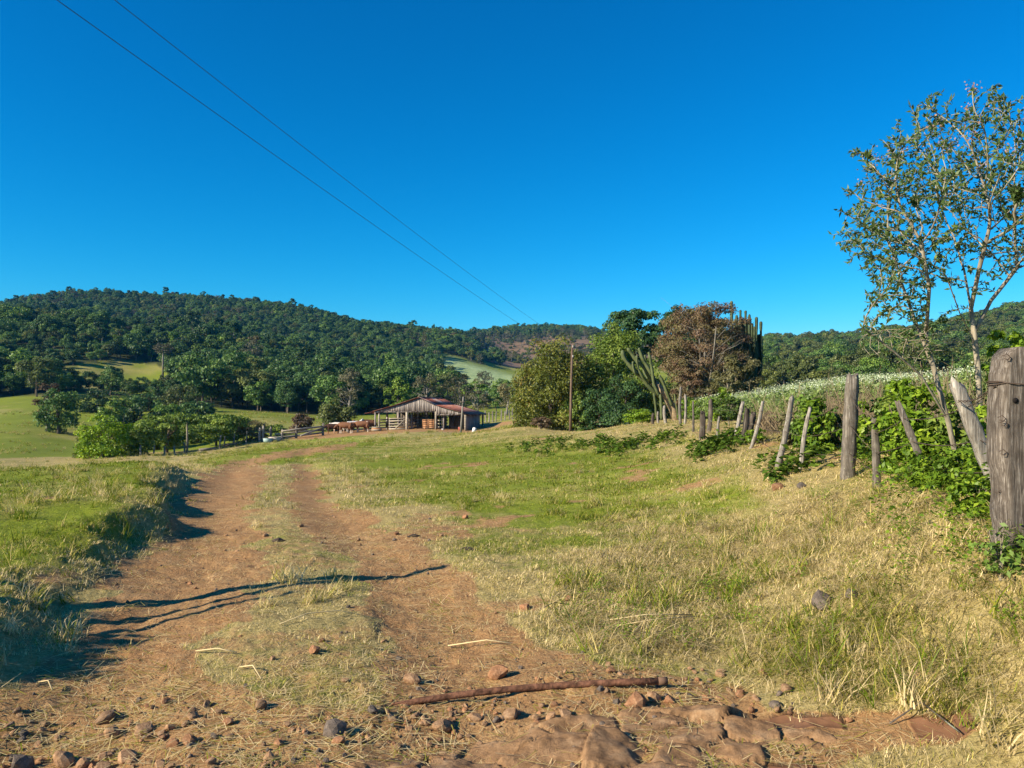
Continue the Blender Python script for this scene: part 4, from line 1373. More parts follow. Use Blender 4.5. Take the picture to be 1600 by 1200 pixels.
def build_near_tree():
    Y0 = 7.2
    poly = [(1312, 350), (1322, 290), (1345, 240), (1362, 200), (1400, 175), (1440, 150), (1490, 138), (1530, 145), (1562, 134), (1600, 165), (1650, 190), (1705, 270), (1712, 380), (1660, 430), (1600, 420), (1560, 470), (1530, 455), (1480, 440), (1480, 520), (1450, 590), (1400, 600), (1350, 590), (1322, 520), (1326, 430)]
    P = []
    while len(P) < 3400:
        a, b = rng.uniform(1300, 1720), rng.uniform(130, 560)
        sd = float(poly_sd(np.array([a]), np.array([b]), poly)[0])
        if sd > 16:
            dep = min(1.0, math.sqrt(max(sd, 4) / 110.0)) * .95
            c = np.array(at(a, b, Y0 + rng.uniform(-dep, dep)))
            m = rng.integers(3, 26)
            for q in c + rng.normal(0, .075, (m, 3)) * [1, 1, 1.3]: P.append(q)
    A = np.array(P)
    g = lambda px, Y: gz(px, Y, -.15)
    root = gz(1520, 7.1, -.22)
    stems = [[root, g(1533, 7.2), at(1531, 640, 7.2), at(1528, 575, 7.15), at(1522, 520, 7.15), at(1517, 482, 7.2), at(1506, 420, 7.25)],
             [root, g(1505, 7.0), at(1482, 660, 7.0), at(1468, 610, 7.0), at(1455, 560, 7.05), at(1446, 515, 7.1)],
             [root, g(1510, 6.95), at(1480, 650, 6.8), at(1455, 605, 6.8)],
             [at(1522, 520, 7.15), at(1548, 470, 7.3), at(1588, 420, 7.4)], [at(1524, 535, 7.15), at(1500, 490, 6.9), at(1478, 430, 6.7)], [at(1517, 482, 7.2), at(1530, 420, 7.0), at(1545, 360, 6.9)],
             [at(1460, 580, 7.05), at(1430, 500, 7.25), at(1408, 440, 7.4)], [at(1480, 655, 7.0), at(1440, 588, 6.85), at(1395, 548, 6.75), at(1348, 512, 6.7)], [at(1447, 520, 7.1), at(1452, 450, 6.9), at(1440, 380, 6.8)]]
    pos, par = grow(stems, A)
    e = empty('fence_tree', gz(1520, 7.1), 'thin many-branched tree rising behind the fence posts', 'tree')
    off = np.array(e.location)
    me, rad, ch = skeleton_mesh('trunk', M_BARK_PALE, pos - off, par, .0026, 2.6, .028)
    put('trunk', me, e)
    C, D = [], []
    for i in range(len(pos)):
        if rad[i] < .0075 and par[i] >= 0:
            d = pos[i] - pos[par[i]]; d /= np.linalg.norm(d) + 1e-9
            if pos[i][2] < 2.3 and rng.uniform() < .6: continue
            m = 10 if rad[i] < .0032 else (6 if rad[i] < .0050 else 2)
            for k in range(m):
                dd = d * .55 + rng.normal(0, .62, 3) + [0, 0, -.05]
                dd /= np.linalg.norm(dd)
                C.append(pos[i] - d * rng.uniform(0, .09) - off); D.append(dd)
    C, D = np.array(C), np.array(D)
    n = len(C)
    L = rng.uniform(.03, .068, n)[:, None]; W = L * rng.uniform(.14, .22, n)[:, None]
    S = np.cross(D, rng.normal(size=(n, 3))); S /= np.linalg.norm(S, axis=1)[:, None]
    N_ = np.cross(D, S)
    V = np.stack([C, C + D * L * .45 + S * W, C + D * L - N_ * L * .18, C + D * L * .45 - S * W], 1).reshape(-1, 3)
    tn = np.clip(rng.normal(.5, .25, n), 0, 1)
    put('crown', np_mesh('crown', V, [np.arange(4 * n).reshape(n, 4)], [L_NEAR], {'tint': np.repeat(tn, 4)}), e)
    # pinkish seed heads on the topmost twigs
    tips = [i for i in range(len(pos)) if not ch[i] and pos[i][2] > 3.75 and rng.uniform() < .16]
    C2 = np.concatenate([pos[i] - off + rng.normal(0, .035, (26, 3)) + [0, 0, .03] for i in tips])
    V, Q = leaf_quads(C2, rng.normal(size=C2.shape), .011, .7, rng)
    put('seed_heads', np_mesh('seed_heads', V, [Q], [plain_mat('dry_seed_heads', (.27, .17, .13), .9)]), e)


# ------------------------------------------------------------------ cacti
def cactus_mat():
    t = NT('cactus_skin')
    n = t.noise(t.obj(), 3, 4)
    z = t.n('ShaderNodeSeparateXYZ'); t.link(t.obj(), z.inputs[0])
    c = t.ramp(n, (.3, (.055, .074, .028)), (.6, (.10, .122, .050)), (.8, (.15, .15, .08)))
    return t.surf(c, .65, t.bump(n, .2, .02), spec=.25)


M_CACTUS = cactus_mat()
M_CACTUS_D = plain_mat('dark_cactus_skin', (.055, .078, .038), .65, .2)
PROF = np.tile([1.0, .70], 7)


def cactus_arm(pts, rad, e, mat, name='arm'):
    P = [np.array(p) - np.array(e.location) for p in pts]
    # resample smoothly
    Q = []
    for i in range(len(P) - 1):
        p0, p1, p2, p3 = P[max(i - 1, 0)], P[i], P[i + 1], P[min(i + 2, len(P) - 1)]
        for t in np.linspace(0, 1, 5, endpoint=False):
            Q.append(.5 * (2 * p1 + (p2 - p0) * t + (2 * p0 - 5 * p1 + 4 * p2 - p3) * t * t + (3 * p1 - p0 - 3 * p2 + p3) * t ** 3))
    Q.append(P[-1])
    Q = np.array(Q); n = len(Q)
    s = np.linspace(0, 1, n)
    rad = rad * .8
    R = rad * (1.05 - .32 * np.abs(np.sin(s * 9 + rng.uniform(0, 6))) ** 6) * np.where(s < .1, .85, 1)
    d = (Q[-1] - Q[-2]); d /= np.linalg.norm(d)
    Q = np.concatenate([Q, [Q[-1] + d * rad * .55, Q[-1] + d * rad * .85]]); R = np.concatenate([R, [rad * .66, rad * .2]])
    mb = MB(); mb.tube(Q, R, 14, prof=PROF)
    mb.build(name, mat, e, False)


def build_cacti():
    Y = 42.5
    b = gz(1048, Y)
    e = empty('leaning_cactus', b, 'pale green candelabra cactus leaning away from the russet tree', 'cactus')
    px = lambda q: [at(a, c, Y + d) for a, c, d in q]
    mb = MB()
    mb.tube([np.array(p) - np.array(b) for p in (gz(1060, Y, -.3), at(1052, 640, Y), at(1038, 614, Y), at(1024, 598, Y))], [.30, .24, .20, .15], 12, prof=np.tile([1, .8], 6))
    mb.build('trunk', plain_mat('woody_cactus_trunk', (.28, .21, .13), .9, .3, 8), e, True)
    for q, w in (([(1032, 622, 0), (1018, 608, -.2), (1000, 588, -.3), (984, 571, -.4), (975, 559, -.4), (973, 550, -.4)], .165),
                 ([(1036, 622, .2), (1024, 602, .3), (1008, 577, .3), (993, 561, .3), (982, 546, .3)], .15),
                 ([(1034, 614, .1), (1026, 598, .1), (1012, 574, .1), (1004, 560, .1), (999, 546, .1)], .14),
                 ([(1030, 618, -.3), (1022, 600, -.4), (1019, 580, -.4), (1016, 562, -.4), (1014, 552, -.4)], .11),
                 ([(1050, 634, -.3), (1044, 618, -.4), (1036, 598, -.4), (1031, 588, -.4)], .12),
                 ([(1060, 650, -.2), (1056, 628, -.4), (1053, 606, -.4)], .09),
                 ([(1012, 600, -.3), (1002, 586, -.5), (996, 572, -.5), (995, 557, -.5)], .10),
                 ([(1000, 588, -.3), (992, 582, -.6), (989, 572, -.6), (989, 566, -.6)], .09),
                 ([(1034, 656, -.3), (1033, 630, -.4), (1032, 618, -.4)], .12),
                 ([(1026, 652, .1), (1024, 630, -.1), (1021, 606, -.2), (1020, 590, -.2)], .10),
                 ([(1068, 640, .4), (1070, 620, .3), (1075, 606, .3), (1076, 594, .3)], .08),
                 ([(1012, 592, .4), (1006, 580, .6), (1008, 566, .6), (1008, 556, .6)], .09)):
        cactus_arm(px(q), w, e, M_CACTUS)
    Y = 51.5
    b = gz(1163, Y)
    e = empty('tall_cactus', b, 'tall dark column cactus behind the russet tree', 'cactus')
    px = lambda q: [at(a, c, Y + d) for a, c, d in q]
    mb = MB()
    mb.tube([np.array(p) - np.array(b) for p in (gz(1163, Y, -.3), at(1163, 635, Y), at(1162, 600, Y))], [.38, .34, .26], 12, prof=np.tile([1, .85], 6))
    mb.build('trunk', M_BARK, e, True)
    r = np.random.default_rng(8)
    cols = [(1143, 468), (1151, 490), (1157, 482), (1165, 483), (1171, 489), (1182, 493), (1189, 500), (1148, 505), (1154, 500), (1161, 496), (1168, 500), (1175, 503), (1179, 508), (1186, 520), (1163, 515), (1172, 520), (1158, 512), (1181, 530)]
    for i, (cx, cy) in enumerate(cols):
        bx = 1163 + (cx - 1165) * .8; d = r.uniform(-.7, .7)
        cactus_arm(px([(bx, 612 - r.uniform(0, 18), d * .2), ((bx + cx) / 2 + (cx - 1165) * .08, 585, d * .8), (cx - (1 if cx < 1165 else -1), 560, d), (cx, (560 + cy) / 2, d), (cx, cy + 4, d)]), .125, e, M_CACTUS if i % 7 == 0 else M_CACTUS_D)


# ------------------------------------------------------------------ posts, poles, wires
def post_mesh(base, top, w, seed, depth=None, split=.0, round_=False, seg=12):
    """a hewn, weathered post from base to top (local to base)"""
    r = np.random.default_rng(seed)
    d = np.array(top) - np.array(base); L = np.linalg.norm(d); d /= L
    x = np.cross([0, 1.0, 0], d); x /= np.linalg.norm(x); y = np.cross(d, x)
    sides = 12
    a = np.linspace(0, 2 * PI, sides, endpoint=False) + .13
    dw = (depth or w * .8) / 2; hw = w / 2
    p = 1.0 if round_ else .55
    cx = np.sign(np.cos(a)) * np.abs(np.cos(a)) ** p; cy = np.sign(np.sin(a)) * np.abs(np.sin(a)) ** p
    ridge = 1 + .10 * r.normal(size=sides)
    V = []
    ts = np.concatenate([np.linspace(-.25 / L, .96, seg), [1.0]])
    bend = r.normal(0, .018, 2) * L
    for t in ts:
        k = (1.08 - .18 * t) * (1 + .05 * r.normal())
        prof = ridge * (1 + .04 * r.normal(size=sides))
        c = d * L * t + x * bend[0] * math.sin(PI * min(max(t, 0), 1)) + y * bend[1] * math.sin(PI * min(max(t, 0), 1))
        up = np.zeros(sides)
        if t > .9:
            up = split * L * r.normal(0, 1, sides) * (t - .9) / .1
            k *= 1 - .16 * (t - .9) / .1
        V.append(c + np.outer(cx * hw * k * prof, x) + np.outer(cy * dw * k * prof, y) + np.outer(up, d))
    n = len(ts)
    V = np.concatenate(V + [[d * L * (1 + split * .3)]])
    q = [(i * sides + k, i * sides + (k + 1) % sides, (i + 1) * sides + (k + 1) % sides, (i + 1) * sides + k) for i in range(n - 1) for k in range(sides)]
    t3 = [(n * sides, (n - 1) * sides + k, (n - 1) * sides + (k + 1) % sides) for k in range(sides)]
    return V, q, t3


def put_post(name, label, base, top, w, mat, seed, depth=None, split=.03, group=None, cat='post', round_=False):
    V, q, t = post_mesh(base, top, w, seed, depth, split, round_)
    me = np_mesh(name, V, [np.array(q), np.array(t)], [mat], None, False)
    o = put(name, me)
    o.location = base
    return tag(o, label, cat, group)


FENCE = [  # base px, top px, top py, width px, distance, wood, split, label
    (1566, 1494, 600, 30, 5.25, 'pale', .05, 'thick post leaning away from the big weathered post'),
    (1452, 1402, 628, 12, 7.4, 'post', .02, 'slim pole leaning across the glossy shrub'),
    (1368, 1365, 655, 13, 8.5, 'post', .02, 'short brown post standing before the glossy shrub'),
    (1322, 1331, 588, 24, 9.6, 'post', .035, 'broad pointed grey post taller than its neighbours'),
    (1251, 1266, 637, 8, 11.2, 'pale', .02, 'thin pale stake leaning beside the round glossy shrub'),
    (1214, 1237, 622, 11, 11.8, 'pale', .03, 'long crooked pale post at the end of the bare fence row'),
    (1173, 1192, 628, 7, 15.0, 'pale', .02, 'thin straight leaning stake beside the split stumps'),
    (1160, 1168, 640, 10, 16.0, 'dark', .08, 'pale split half of the double stump'),
    (1167, 1178, 645, 11, 16.2, 'dark', .08, 'dark split half of the double stump'),
    (1148, 1161, 628, 8, 17.2, 'pale', .02, 'leaning post just behind the double stump'),
    (1121, 1124, 651, 5, 18.2, 'pale', .02, 'short thin stake in front of the yellow-green bush'),
    (1107, 1110, 627, 8, 21.0, 'dark', .06, 'dark burnt post beside the squat stump'),
    (1096, 1098, 644, 11, 19.5, 'dark', .06, 'squat dark stump of a post'),
    (1083, 1083, 628, 4, 23.0, 'post', .02, 'thin brown stake before the light green bush'),
    (1070, 1071, 617, 4.5, 28.0, 'pale', .02, 'slender pale stake next to the leaning cactus trunk'),
    (1063, 1064, 606, 6, 30.0, 'pale', .03, 'tall pale post at the foot of the cactus'),
    (1040, 1038, 634, 6, 36.0, 'pale', .03, 'pale slanting post under the cactus trunk'),
    (1028, 1028, 643, 4, 37.5, 'pale', .03, 'small stake below the cactus arms'),
    (1020, 1021, 646, 6, 38.0, 'dark', .05, 'lowest dark stub at the far end of the fence'),
]
MATS = {'pale': M_POST_PALE, 'post': M_POST, 'dark': M_POST_DARK}


def build_fence():
    tops = []
    # the big old post
    Y = 4.35
    bx = (1595 - 800) / F * Y
    b = Vector((bx, Y, hz(bx, Y)))
    r = np.random.default_rng(2)
    e = empty('gate_post', b, 'massive weathered plank-like gate post close to the camera', 'post')
    top = at(1595, 541, Y)
    H = top.z - b.z
    W, D = .285, .17
    nx, nz_ = 15, 26
    # a thick slab with grooves, a chamfered shoulder and a rough top
    fr, bk = [], []
    for j in range(nz_ + 1):
        t = j / nz_
        z = -.3 + (H + .3) * t
        for i in range(nx + 1):
            s = i / nx - .5
            wide = W * (1.0 + .05 * (1 - t))
            xx = s * wide + .008 * math.sin(t * 7)
            if i == 0: xx += .012 * (vnoise(j * .7, 1.3, 5) - .5) * 2
            zz = z
            if t > .90:
                lim = H - .075 * max(0, -s * 2 - .52) / .48 - .012 * vnoise(i * .9, 3.1, 9) - .03 * (s > .12) * (s < .2)
                zz = -.3 + (H + .3) * .90 + (lim + .3 - (H + .3) * .90) * (t - .90) / .10
                xx += .030 * max(0, (t - .9) / .1) * max(0, -s * 2 - .5)
            g = .006 * (vnoise(i * 1.1, z * 1.2, 21) - .5) + .004 * (vnoise(i * 2.9, z * 3, 22) - .5)
            edge = max(0, abs(s) - .42) / .08
            fr.append((xx, -D / 2 + g + .03 * edge ** 2, zz)); bk.append((xx, D / 2 - .02 * edge ** 2, zz))
    n1 = (nx + 1) * (nz_ + 1)
    V = np.array(fr + bk)
    q = []
    for j in range(nz_):
        for i in range(nx):
            a = j * (nx + 1) + i
            q.append((a, a + 1, a + nx + 2, a + nx + 1)); q.append((n1 + a + 1, n1 + a, n1 + a + nx + 1, n1 + a + nx + 2))
        a = j * (nx + 1); q.append((n1 + a, a, a + nx + 1, n1 + a + nx + 1))
        a += nx; q.append((a, n1 + a, n1 + a + nx + 1, a + nx + 1))
    for i in range(nx):
        a = nz_ * (nx + 1) + i; q.append((a, a + 1, n1 + a + 1, n1 + a))
    body = put('post_body', np_mesh('post_body', V, [np.array(q)], [M_POST_BIG]), e)
    mb = MB()   # a knot hole as a near-black plug, the hole's shade put into its colour
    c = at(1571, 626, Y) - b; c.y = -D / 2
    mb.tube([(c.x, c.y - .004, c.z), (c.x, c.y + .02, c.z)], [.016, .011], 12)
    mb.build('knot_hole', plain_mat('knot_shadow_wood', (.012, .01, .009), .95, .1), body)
    mb = MB()   # twisted wire tied round the post
    for k in range(3):
        zc = (at(1560, 601, Y) - b).z + k * .006
        lp = []
        for t in np.linspace(0, 2 * PI, 26):
            lp.append((W * .53 * math.copysign(abs(math.cos(t)) ** .35, math.cos(t)), (D * .56) * math.copysign(abs(math.sin(t)) ** .35, math.sin(t)), zc + .008 * math.sin(t * 2 + k) - .12 * max(0, math.cos(t)) * (k != 1)))
        mb.tube(lp, .0028, 5, False)
    mb.build('wire_tie', M_WIRE, body)
    mb = MB()
    for (qx, qy) in ((1549, 652), (1552, 660), (1551, 704), (1556, 558)):
        p = at(qx, qy, Y) - b
        lp = [(p.x - .02, -D / 2 - .004, p.z), (p.x, -D / 2 - .012, p.z + .012), (p.x + .022, -D / 2 - .006, p.z - .006), (p.x + .008, -D / 2 - .010, p.z - .02), (p.x - .014, -D / 2 - .006, p.z - .012)]
        mb.tube(lp, .0026, 5)
    mb.build('wire_scrap', M_WIRE, body)
    tops.append((b + Vector((-W / 2, 0, 0)), top + Vector((-W / 2, 0, 0))))
    for i, (bp, tp, ty, w, Y, wood, sp, lab) in enumerate(FENCE):
        base = gz(bp, Y)
        tpz = at(tp, ty, Y)
        put_post('fence_post', lab, base, tpz, .8 * w / F * Y, MATS[wood], 600 + i, None, sp, 'fence posts beside the pasture', round_=wood == 'pale' and w < 12)
        if i not in (7, 8, 10, 12, 13, 17): tops.append((base, tpz))
    # strands of wire from post to post
    for s, (f, lab) in enumerate(((.80, 'topmost strand of rusty wire along the fence'), (.52, 'middle strand of rusty wire along the fence'), (.25, 'lowest strand of rusty wire along the fence'))):
        pts = []
        for k in range(len(tops) - 1):
            a = tops[k][0].lerp(tops[k][1], f); c = tops[k + 1][0].lerp(tops[k + 1][1], f)
            a = a + Vector((-.01, -.03, 0)); c = c + Vector((-.01, -.03, 0))
            for t in np.linspace(0, 1, 8, endpoint=False):
                p = a.lerp(c, t); p.z -= .05 * math.sin(PI * t) * min(1, (c - a).length / 3)
                pts.append(p)
        o0 = pts[0]
        e = empty('fence_wire', o0, lab, 'wire', 'strands of the fence')
        mb = MB(); mb.tube([np.array(p - o0) for p in pts], .0036, 4, False); mb.build('strand', M_WIRE, e)
        mb = MB()
        for k in range(0, 26):
            j = k * len(pts) / 60.0
            i0 = int(j); p = pts[i0].lerp(pts[i0 + 1], j - i0) - o0
            for q in range(2):
                d = Vector(rng.normal(size=3)).normalized() * .016
                mb.tube([p - d, p + d], .0016, 3, False)
        mb.build('barbs', M_WIRE, e)['kind'] = 'stuff'
    # two-wire tie between big post and leaning post
    a = at(1555, 603, 4.33); c = at(1497, 627, 5.2)
    mb = MB()
    for k in (0, 1):
        mb.tube([np.array(a.lerp(c, t)) - np.array(a) + [0, 0, .006 * math.sin(t * 30 + k * PI) - .03 * math.sin(PI * t)] for t in np.linspace(0, 1, 30)], .003, 5, False)
    o = mb.build('twisted_wire', M_WIRE); o.location = a
    tag(o, 'short twisted wire tying the big post to the leaning one', 'wire')

    # left valley fence
    L = [(160, 705, 74, .9), (221, 702, 77, 1), (241, 703, 78, .8), (258, 697, 79, .9), (274, 697, 80, .9), (289, 692, 81, .9), (344, 680, 86, .9), (350, 682, 86.5, .8), (366, 678, 88, .8), (385, 675, 89, .8)]
    for i, (p, ty, Y, w) in enumerate(L):
        b = gz(p, Y); t = at(p + rng.uniform(-1.5, 1.5), ty, Y)
        if t.z - b.z < .8: t.z = b.z + 1.0
        put_post('valley_fence_post', 'pale post of the valley fence, %s from the bright round bush' % ('first second third fourth fifth sixth seventh eighth ninth tenth'.split()[i]), b, t, .17 * w, M_POST_PALE, 700 + i, group='valley fence posts')
    # fence beyond the barn
    for i, p in enumerate((759, 764, 770, 775, 783, 789, 796, 801, 806, 812, 819)):
        Y = 108 - i * .6
        b = gz(p, Y); t = b + Vector((rng.uniform(-.08, .08), 0, rng.uniform(1.2, 1.75)))
        put_post('back_fence_post', 'pale post beyond the barn, %s from the barn eave' % ('first second third fourth fifth sixth seventh eighth ninth tenth eleventh'.split()[i]), b, t, rng.uniform(.14, .2), M_POST_PALE, 740 + i, group='posts of the fence beyond the barn')


def insulator(e, p):
    mb = MB()
    mb.tube([p, p + Vector((0, 0, .06)), p + Vector((0, 0, .09)), p + Vector((0, 0, .16))], [.02, .05, .035, .045], 8)
    mb.build('insulator', plain_mat('glazed_insulator', (.4, .38, .36), .3, .05, spec=.5), e)


def build_poles():
    # tall pole in front of the ochre bush
    Y = 54.0
    b = gz(891, Y)
    t = at(894, 540, Y)
    e = empty('wooden_pole', b, 'tall brown wooden utility pole in front of the ochre bush', 'pole')
    mb = MB(); d = np.array(t - b)
    mb.tube([-d * .03, d * .3, d * .65, d], [.105, .095, .085, .075], 10); mb.build('shaft', wood_mat('brown_pole_wood', (.06, .04, .03), (.12, .085, .062), (.19, .14, .105), .4, 2), e, True)
    insulator(e, (t - b) + Vector((.04, -.14, -.16)))
    far_hi = t + Vector((.04, -.14, -.05)); far_lo = t + Vector((.04, -.16, -.75))
    insulator(e, (t - b) + Vector((.04, -.16, -.84)))
    # pole behind the photographer that carries the other end
    nb = Vector((-8.9, -8.0, hz(-8.9, -8.0)))
    e = empty('roadside_pole', nb, 'wooden utility pole standing behind the viewer', 'pole')
    mb = MB(); mb.tube([(0, 0, -.4), (0, 0, 4), (0, 0, 7.9)], [.16, .14, .11], 10); mb.build('shaft', M_POST, e, True)
    insulator(e, Vector((0, -.13, 7.6))); insulator(e, Vector((0, -.13, 6.95)))
    for nm, A, B, lab in (('power_line', nb + Vector((0, -.13, 7.72)), far_hi, 'upper of the two power lines crossing the sky'), ('power_line', nb + Vector((.25, -.13, 7.08)), far_lo, 'lower of the two power lines crossing the sky')):
        mb = MB(); P = []
        for s in np.linspace(0, 1, 60):
            p = A.lerp(B, s) - A
            p.z -= 4 * .42 * s * (1 - s)
            P.append(np.array(p))
        mb.tube(P, .005, 5, False)
        o = mb.build(nm, M_LINE); o.location = A
        tag(o, lab, 'power line', 'power lines')
    # thin pole before the barn
    Y = 86.5
    b = gz(720, Y); t = at(724, 620, Y)
    e = empty('yard_pole', b, 'slim grey pole standing in front of the barn', 'pole')
    mb = MB(); d = np.array(t - b); mb.tube([-d * .05, d * .5, d], [.13, .11, .085], 8); mb.build('shaft', M_BARK_GREY, e, True)
    mb = MB(); mb.bar(Vector(d * .86) + Vector((-.35, -.1, 0)), Vector(d * .86) + Vector((.4, -.1, 0)), .07, .09); mb.build('crossarm', M_POST_DARK, e)
    mb = MB(); mb.box(Vector(d * .80) + Vector((0, -.12, 0)), (.16, .1, .3)); mb.build('bracket', M_BARK_GREY, e)
    A = b + Vector(d * .86); B = at(690, 640, 96)
    mb = MB(); mb.tube([np.array(A.lerp(B, s) - A) + [0, 0, -.5 * s * (1 - s)] for s in np.linspace(0, 1, 12)], .012, 4, False)
    o = mb.build('service_wire', M_LINE); o.location = A; tag(o, 'thin wire running from the slim pole to the barn', 'wire')
    # leaning gate poles and a bush beside the track, outside the picture; their shadows fall across it
    def shadow_pole(tip_px, tip_py, h, base, r, lab, seed):
        g = ground_hit(tip_px, tip_py)
        top = Vector((g.x - SH.x * h / TAN_EL, g.y - SH.y * h / TAN_EL, g.z + h))
        bz = Vector((base[0], base[1], hz(*base)))
        put_post('gate_pole', lab, bz, top, r * 2, M_POST_DARK, seed, r * 2, .02, 'gate poles beside the track', round_=True)
    shadow_pole(692, 884, 2.45, (-4.95, 5.25), .075, 'tall rough gate pole beside the track', 801)
    shadow_pole(655, 893, 2.25, (-4.75, 4.62), .052, 'leaning gate pole beside the tall one', 802)
    shadow_pole(455, 925, 1.75, (-4.6, 4.25), .04, 'short thin gate pole beside the bank', 803)
    b = Vector((-5.45, 3.70, hz(-5.45, 3.70)))
    e = empty('bank_bush', b, 'leafy bush on the bank beside the gate poles', 'bush')
    put('trunk', trunk_mesh('trunk', M_BARK, 90, .9, .03, 10, .5, .6, stems=3), e)
    put('crown', crown_mesh('crown', L_GREEN, 91, .80, .60, .70, 34, 5000, .05, .5, .34, .3), e)


def ground_hit(px, py):
    Ys = np.exp(np.linspace(math.log(1.5), math.log(400), 700))
    p0 = at(px, py, 1.0)
    d = np.array(p0) - np.array([0, 0, EYE])
    X = d[0] * Ys; Z = EYE + d[2] * Ys
    h = height(X, Ys)
    k = np.nonzero(Z <= h)[0]
    i = k[0] if len(k) else 0
    if i == 0: return Vector((X[0], Ys[0], h[0]))
    a0, a1 = Z[i - 1] - h[i - 1], Z[i] - h[i]
    t = a0 / (a0 - a1 + 1e-12)
    Y = Ys[i - 1] + t * (Ys[i] - Ys[i - 1])
    return Vector((d[0] * Y, Y, hz(d[0] * Y, Y)))


# ------------------------------------------------------------------ barn
def build_barn():
    e = empty('barn', BARN_AT, 'open-fronted grey board barn with rusted roof', 'barn', None, BARN_ROT)
    RAKE = [(-7.4, 2.12), (-5.9, 2.42), (-2.9, 3.22), (0, 4.12), (2.1, 3.18), (6.35, 2.02)]
    rx_, rz_ = zip(*RAKE)
    rake = lambda x: float(np.interp(x, rx_, rz_))
    D = 8.2
    # posts
    for (x, y, h, w) in ((-5.85, .05, 2.36, .17), (-5.35, .05, 2.36, .15), (-1.7, .05, 2.9, .24), (-1.2, .4, 2.5, .14), (2.05, .05, 3.0, .22), (5.8, .05, 2.05, .26),
                         (-5.85, 4, 2.3, .2), (-5.85, D - .2, 2.3, .2), (-1.7, D - .2, 3.2, .2), (2.05, D - .2, 3.0, .2), (5.85, D - .1, 2.0, .2), (2.05, 4, 3.0, .2), (-1.7, 4, 3.2, .2), (2.9, .5, 2.6, .16)):
        mb = MB(); mb.box((x, y, h / 2 - .2), (w, w, h + .4), None, .012)
        mb.build('post', M_BOARD_PALE if y < .1 and x not in (-5.85,) else M_BOARD, e)
    # gable boards, each a plank of its own
    mb = MB(); mb.box((-1.85, 0, 2.36), (8.0, .09, .16)); gable = mb.build('gable', M_BOARD, e)
    mb = MB(); mb.box((0, D / 2 - .1, 4.17), (.36, D + .7, .03)); roof = mb.build('roof', M_RUST, e)
    x = -5.75
    r = np.random.default_rng(12)
    while x < 5.85:
        w = r.uniform(.19, .27)
        xc = x + w / 2
        top = min(rake(x), rake(min(x + w, 6))) - .05
        bot = (2.42 if xc < 2.0 else 2.10 - (xc - 2) * .02) + r.uniform(-.05, .05)
        if xc < -5.0: bot = 2.22
        if top - bot > .06:
            mb = MB(); mb.box((xc, -.10 + r.uniform(-.012, .012), (top + bot) / 2), (w - .014, .028, top - bot), None, .004)
            mb.build('gable_board', M_BOARD, gable)
        x += w
    mb = MB(); mb.box((3.95, 0, 2.02), (3.8, .09, .14)); mb.build('lintel', M_BOARD, e)
    # rafters, front and back
    for y in (-.02, 2.7, 5.4, D - .3):
        for (a, b) in zip(RAKE[1:-1], RAKE[2:]):
            mb = MB(); mb.bar((a[0], y, a[1] - .12), (b[0], y, b[1] - .12), .08, .12); mb.build('rafter', M_POST_DARK, e)
    # corrugated roof sheets
    def sheet(a, b, y0, y1, dz, name='roof_sheet'):
        (xa, za), (xb, zb) = a, b
        n = 29
        V, q = [], []
        ys = np.linspace(y0, y1, n)
        dx = np.array([xb - xa, 0, zb - za]); L = np.linalg.norm(dx); dx /= L
        nr = np.array([-dx[2], 0, dx[0]]); nr = nr if nr[2] > 0 else -nr
        tl = r.normal(0, .015, 2)
        for k, yy in enumerate(ys):
            wv = .018 * math.sin(k / (n - 1) * 2 * PI * 7)
            for s, (px_, pz_) in enumerate((a, b)):
                p = np.array([px_, yy, pz_]) + nr * (wv + dz + tl[s] * (k / n - .5))
                V += [p, p - nr * .004]
        for k in range(n - 1):
            q += [(4 * k, 4 * k + 4, 4 * k + 6, 4 * k + 2), (4 * k + 1, 4 * k + 3, 4 * k + 7, 4 * k + 5)]
        q += [(0, 2, 3, 1), (4 * n - 4, 4 * n - 3, 4 * n - 1, 4 * n - 2)]
        q += [(4 * k, 4 * k + 1, 4 * k + 5, 4 * k + 4) for k in range(n - 1)] + [(4 * k + 2, 4 * k + 6, 4 * k + 7, 4 * k + 3) for k in range(n - 1)]
        put(name, np_mesh(name, V, [np.array(q)], [M_RUST]), roof)
    nrow = 10
    for s, (a, b) in enumerate(zip(RAKE[:-1], RAKE[1:])):
        dep = D
        for k in range(nrow):
            if s == 0 and (k in (0, 3) or k > 5): continue
            y0 = -.45 + k * (dep + .7) / nrow; y1 = y0 + (dep + .7) / nrow + .08
            ov = .10 * (1 if a[0] < 0 else -1)
            A, B = a, b
            if a[0] < 0: A = (a[0] - .08, a[1] - .03)
            else: B = (b[0] + .08, b[1] - .03)
            sheet(A, B, y0, y1, .03 + .008 * (k % 2) + (.02 if s in (2, 3) else 0))
    # side wall, dark in its own shade, of upright boards
    y = .2
    while y < 6.4:
        w = r.uniform(.2, .28)
        mb = MB(); mb.box((5.86 + r.uniform(-.01, .01), y + w / 2, .98), (.028, w - .012, 2.1), None, .004); mb.build('side_board', M_BOARD, e); y += w
    # closed feed room at the right, boards across its front, set back
    x = 2.95
    while x < 5.75:
        w = r.uniform(.22, .3)
        mb = MB(); mb.box((x + w / 2, 2.6, 1.0), (w - .006, .03, 2.3)); mb.build('room_board', M_POST_DARK, e); x += w
    mb = MB(); mb.box((2.93, 5.0, 1.0), (.04, 4.8, 2.3)); mb.build('room_side', M_POST_DARK, e)
    # rear wall: spaced rails with daylight between
    for k, zz in enumerate((.35, .75, 1.15, 1.5, 1.78)):
        mb = MB(); mb.box((-2.4, D - .1, zz), (6.9, .05, .24 if k < 3 else .2), None, .01); mb.build('rear_rail', M_BOARD, e)
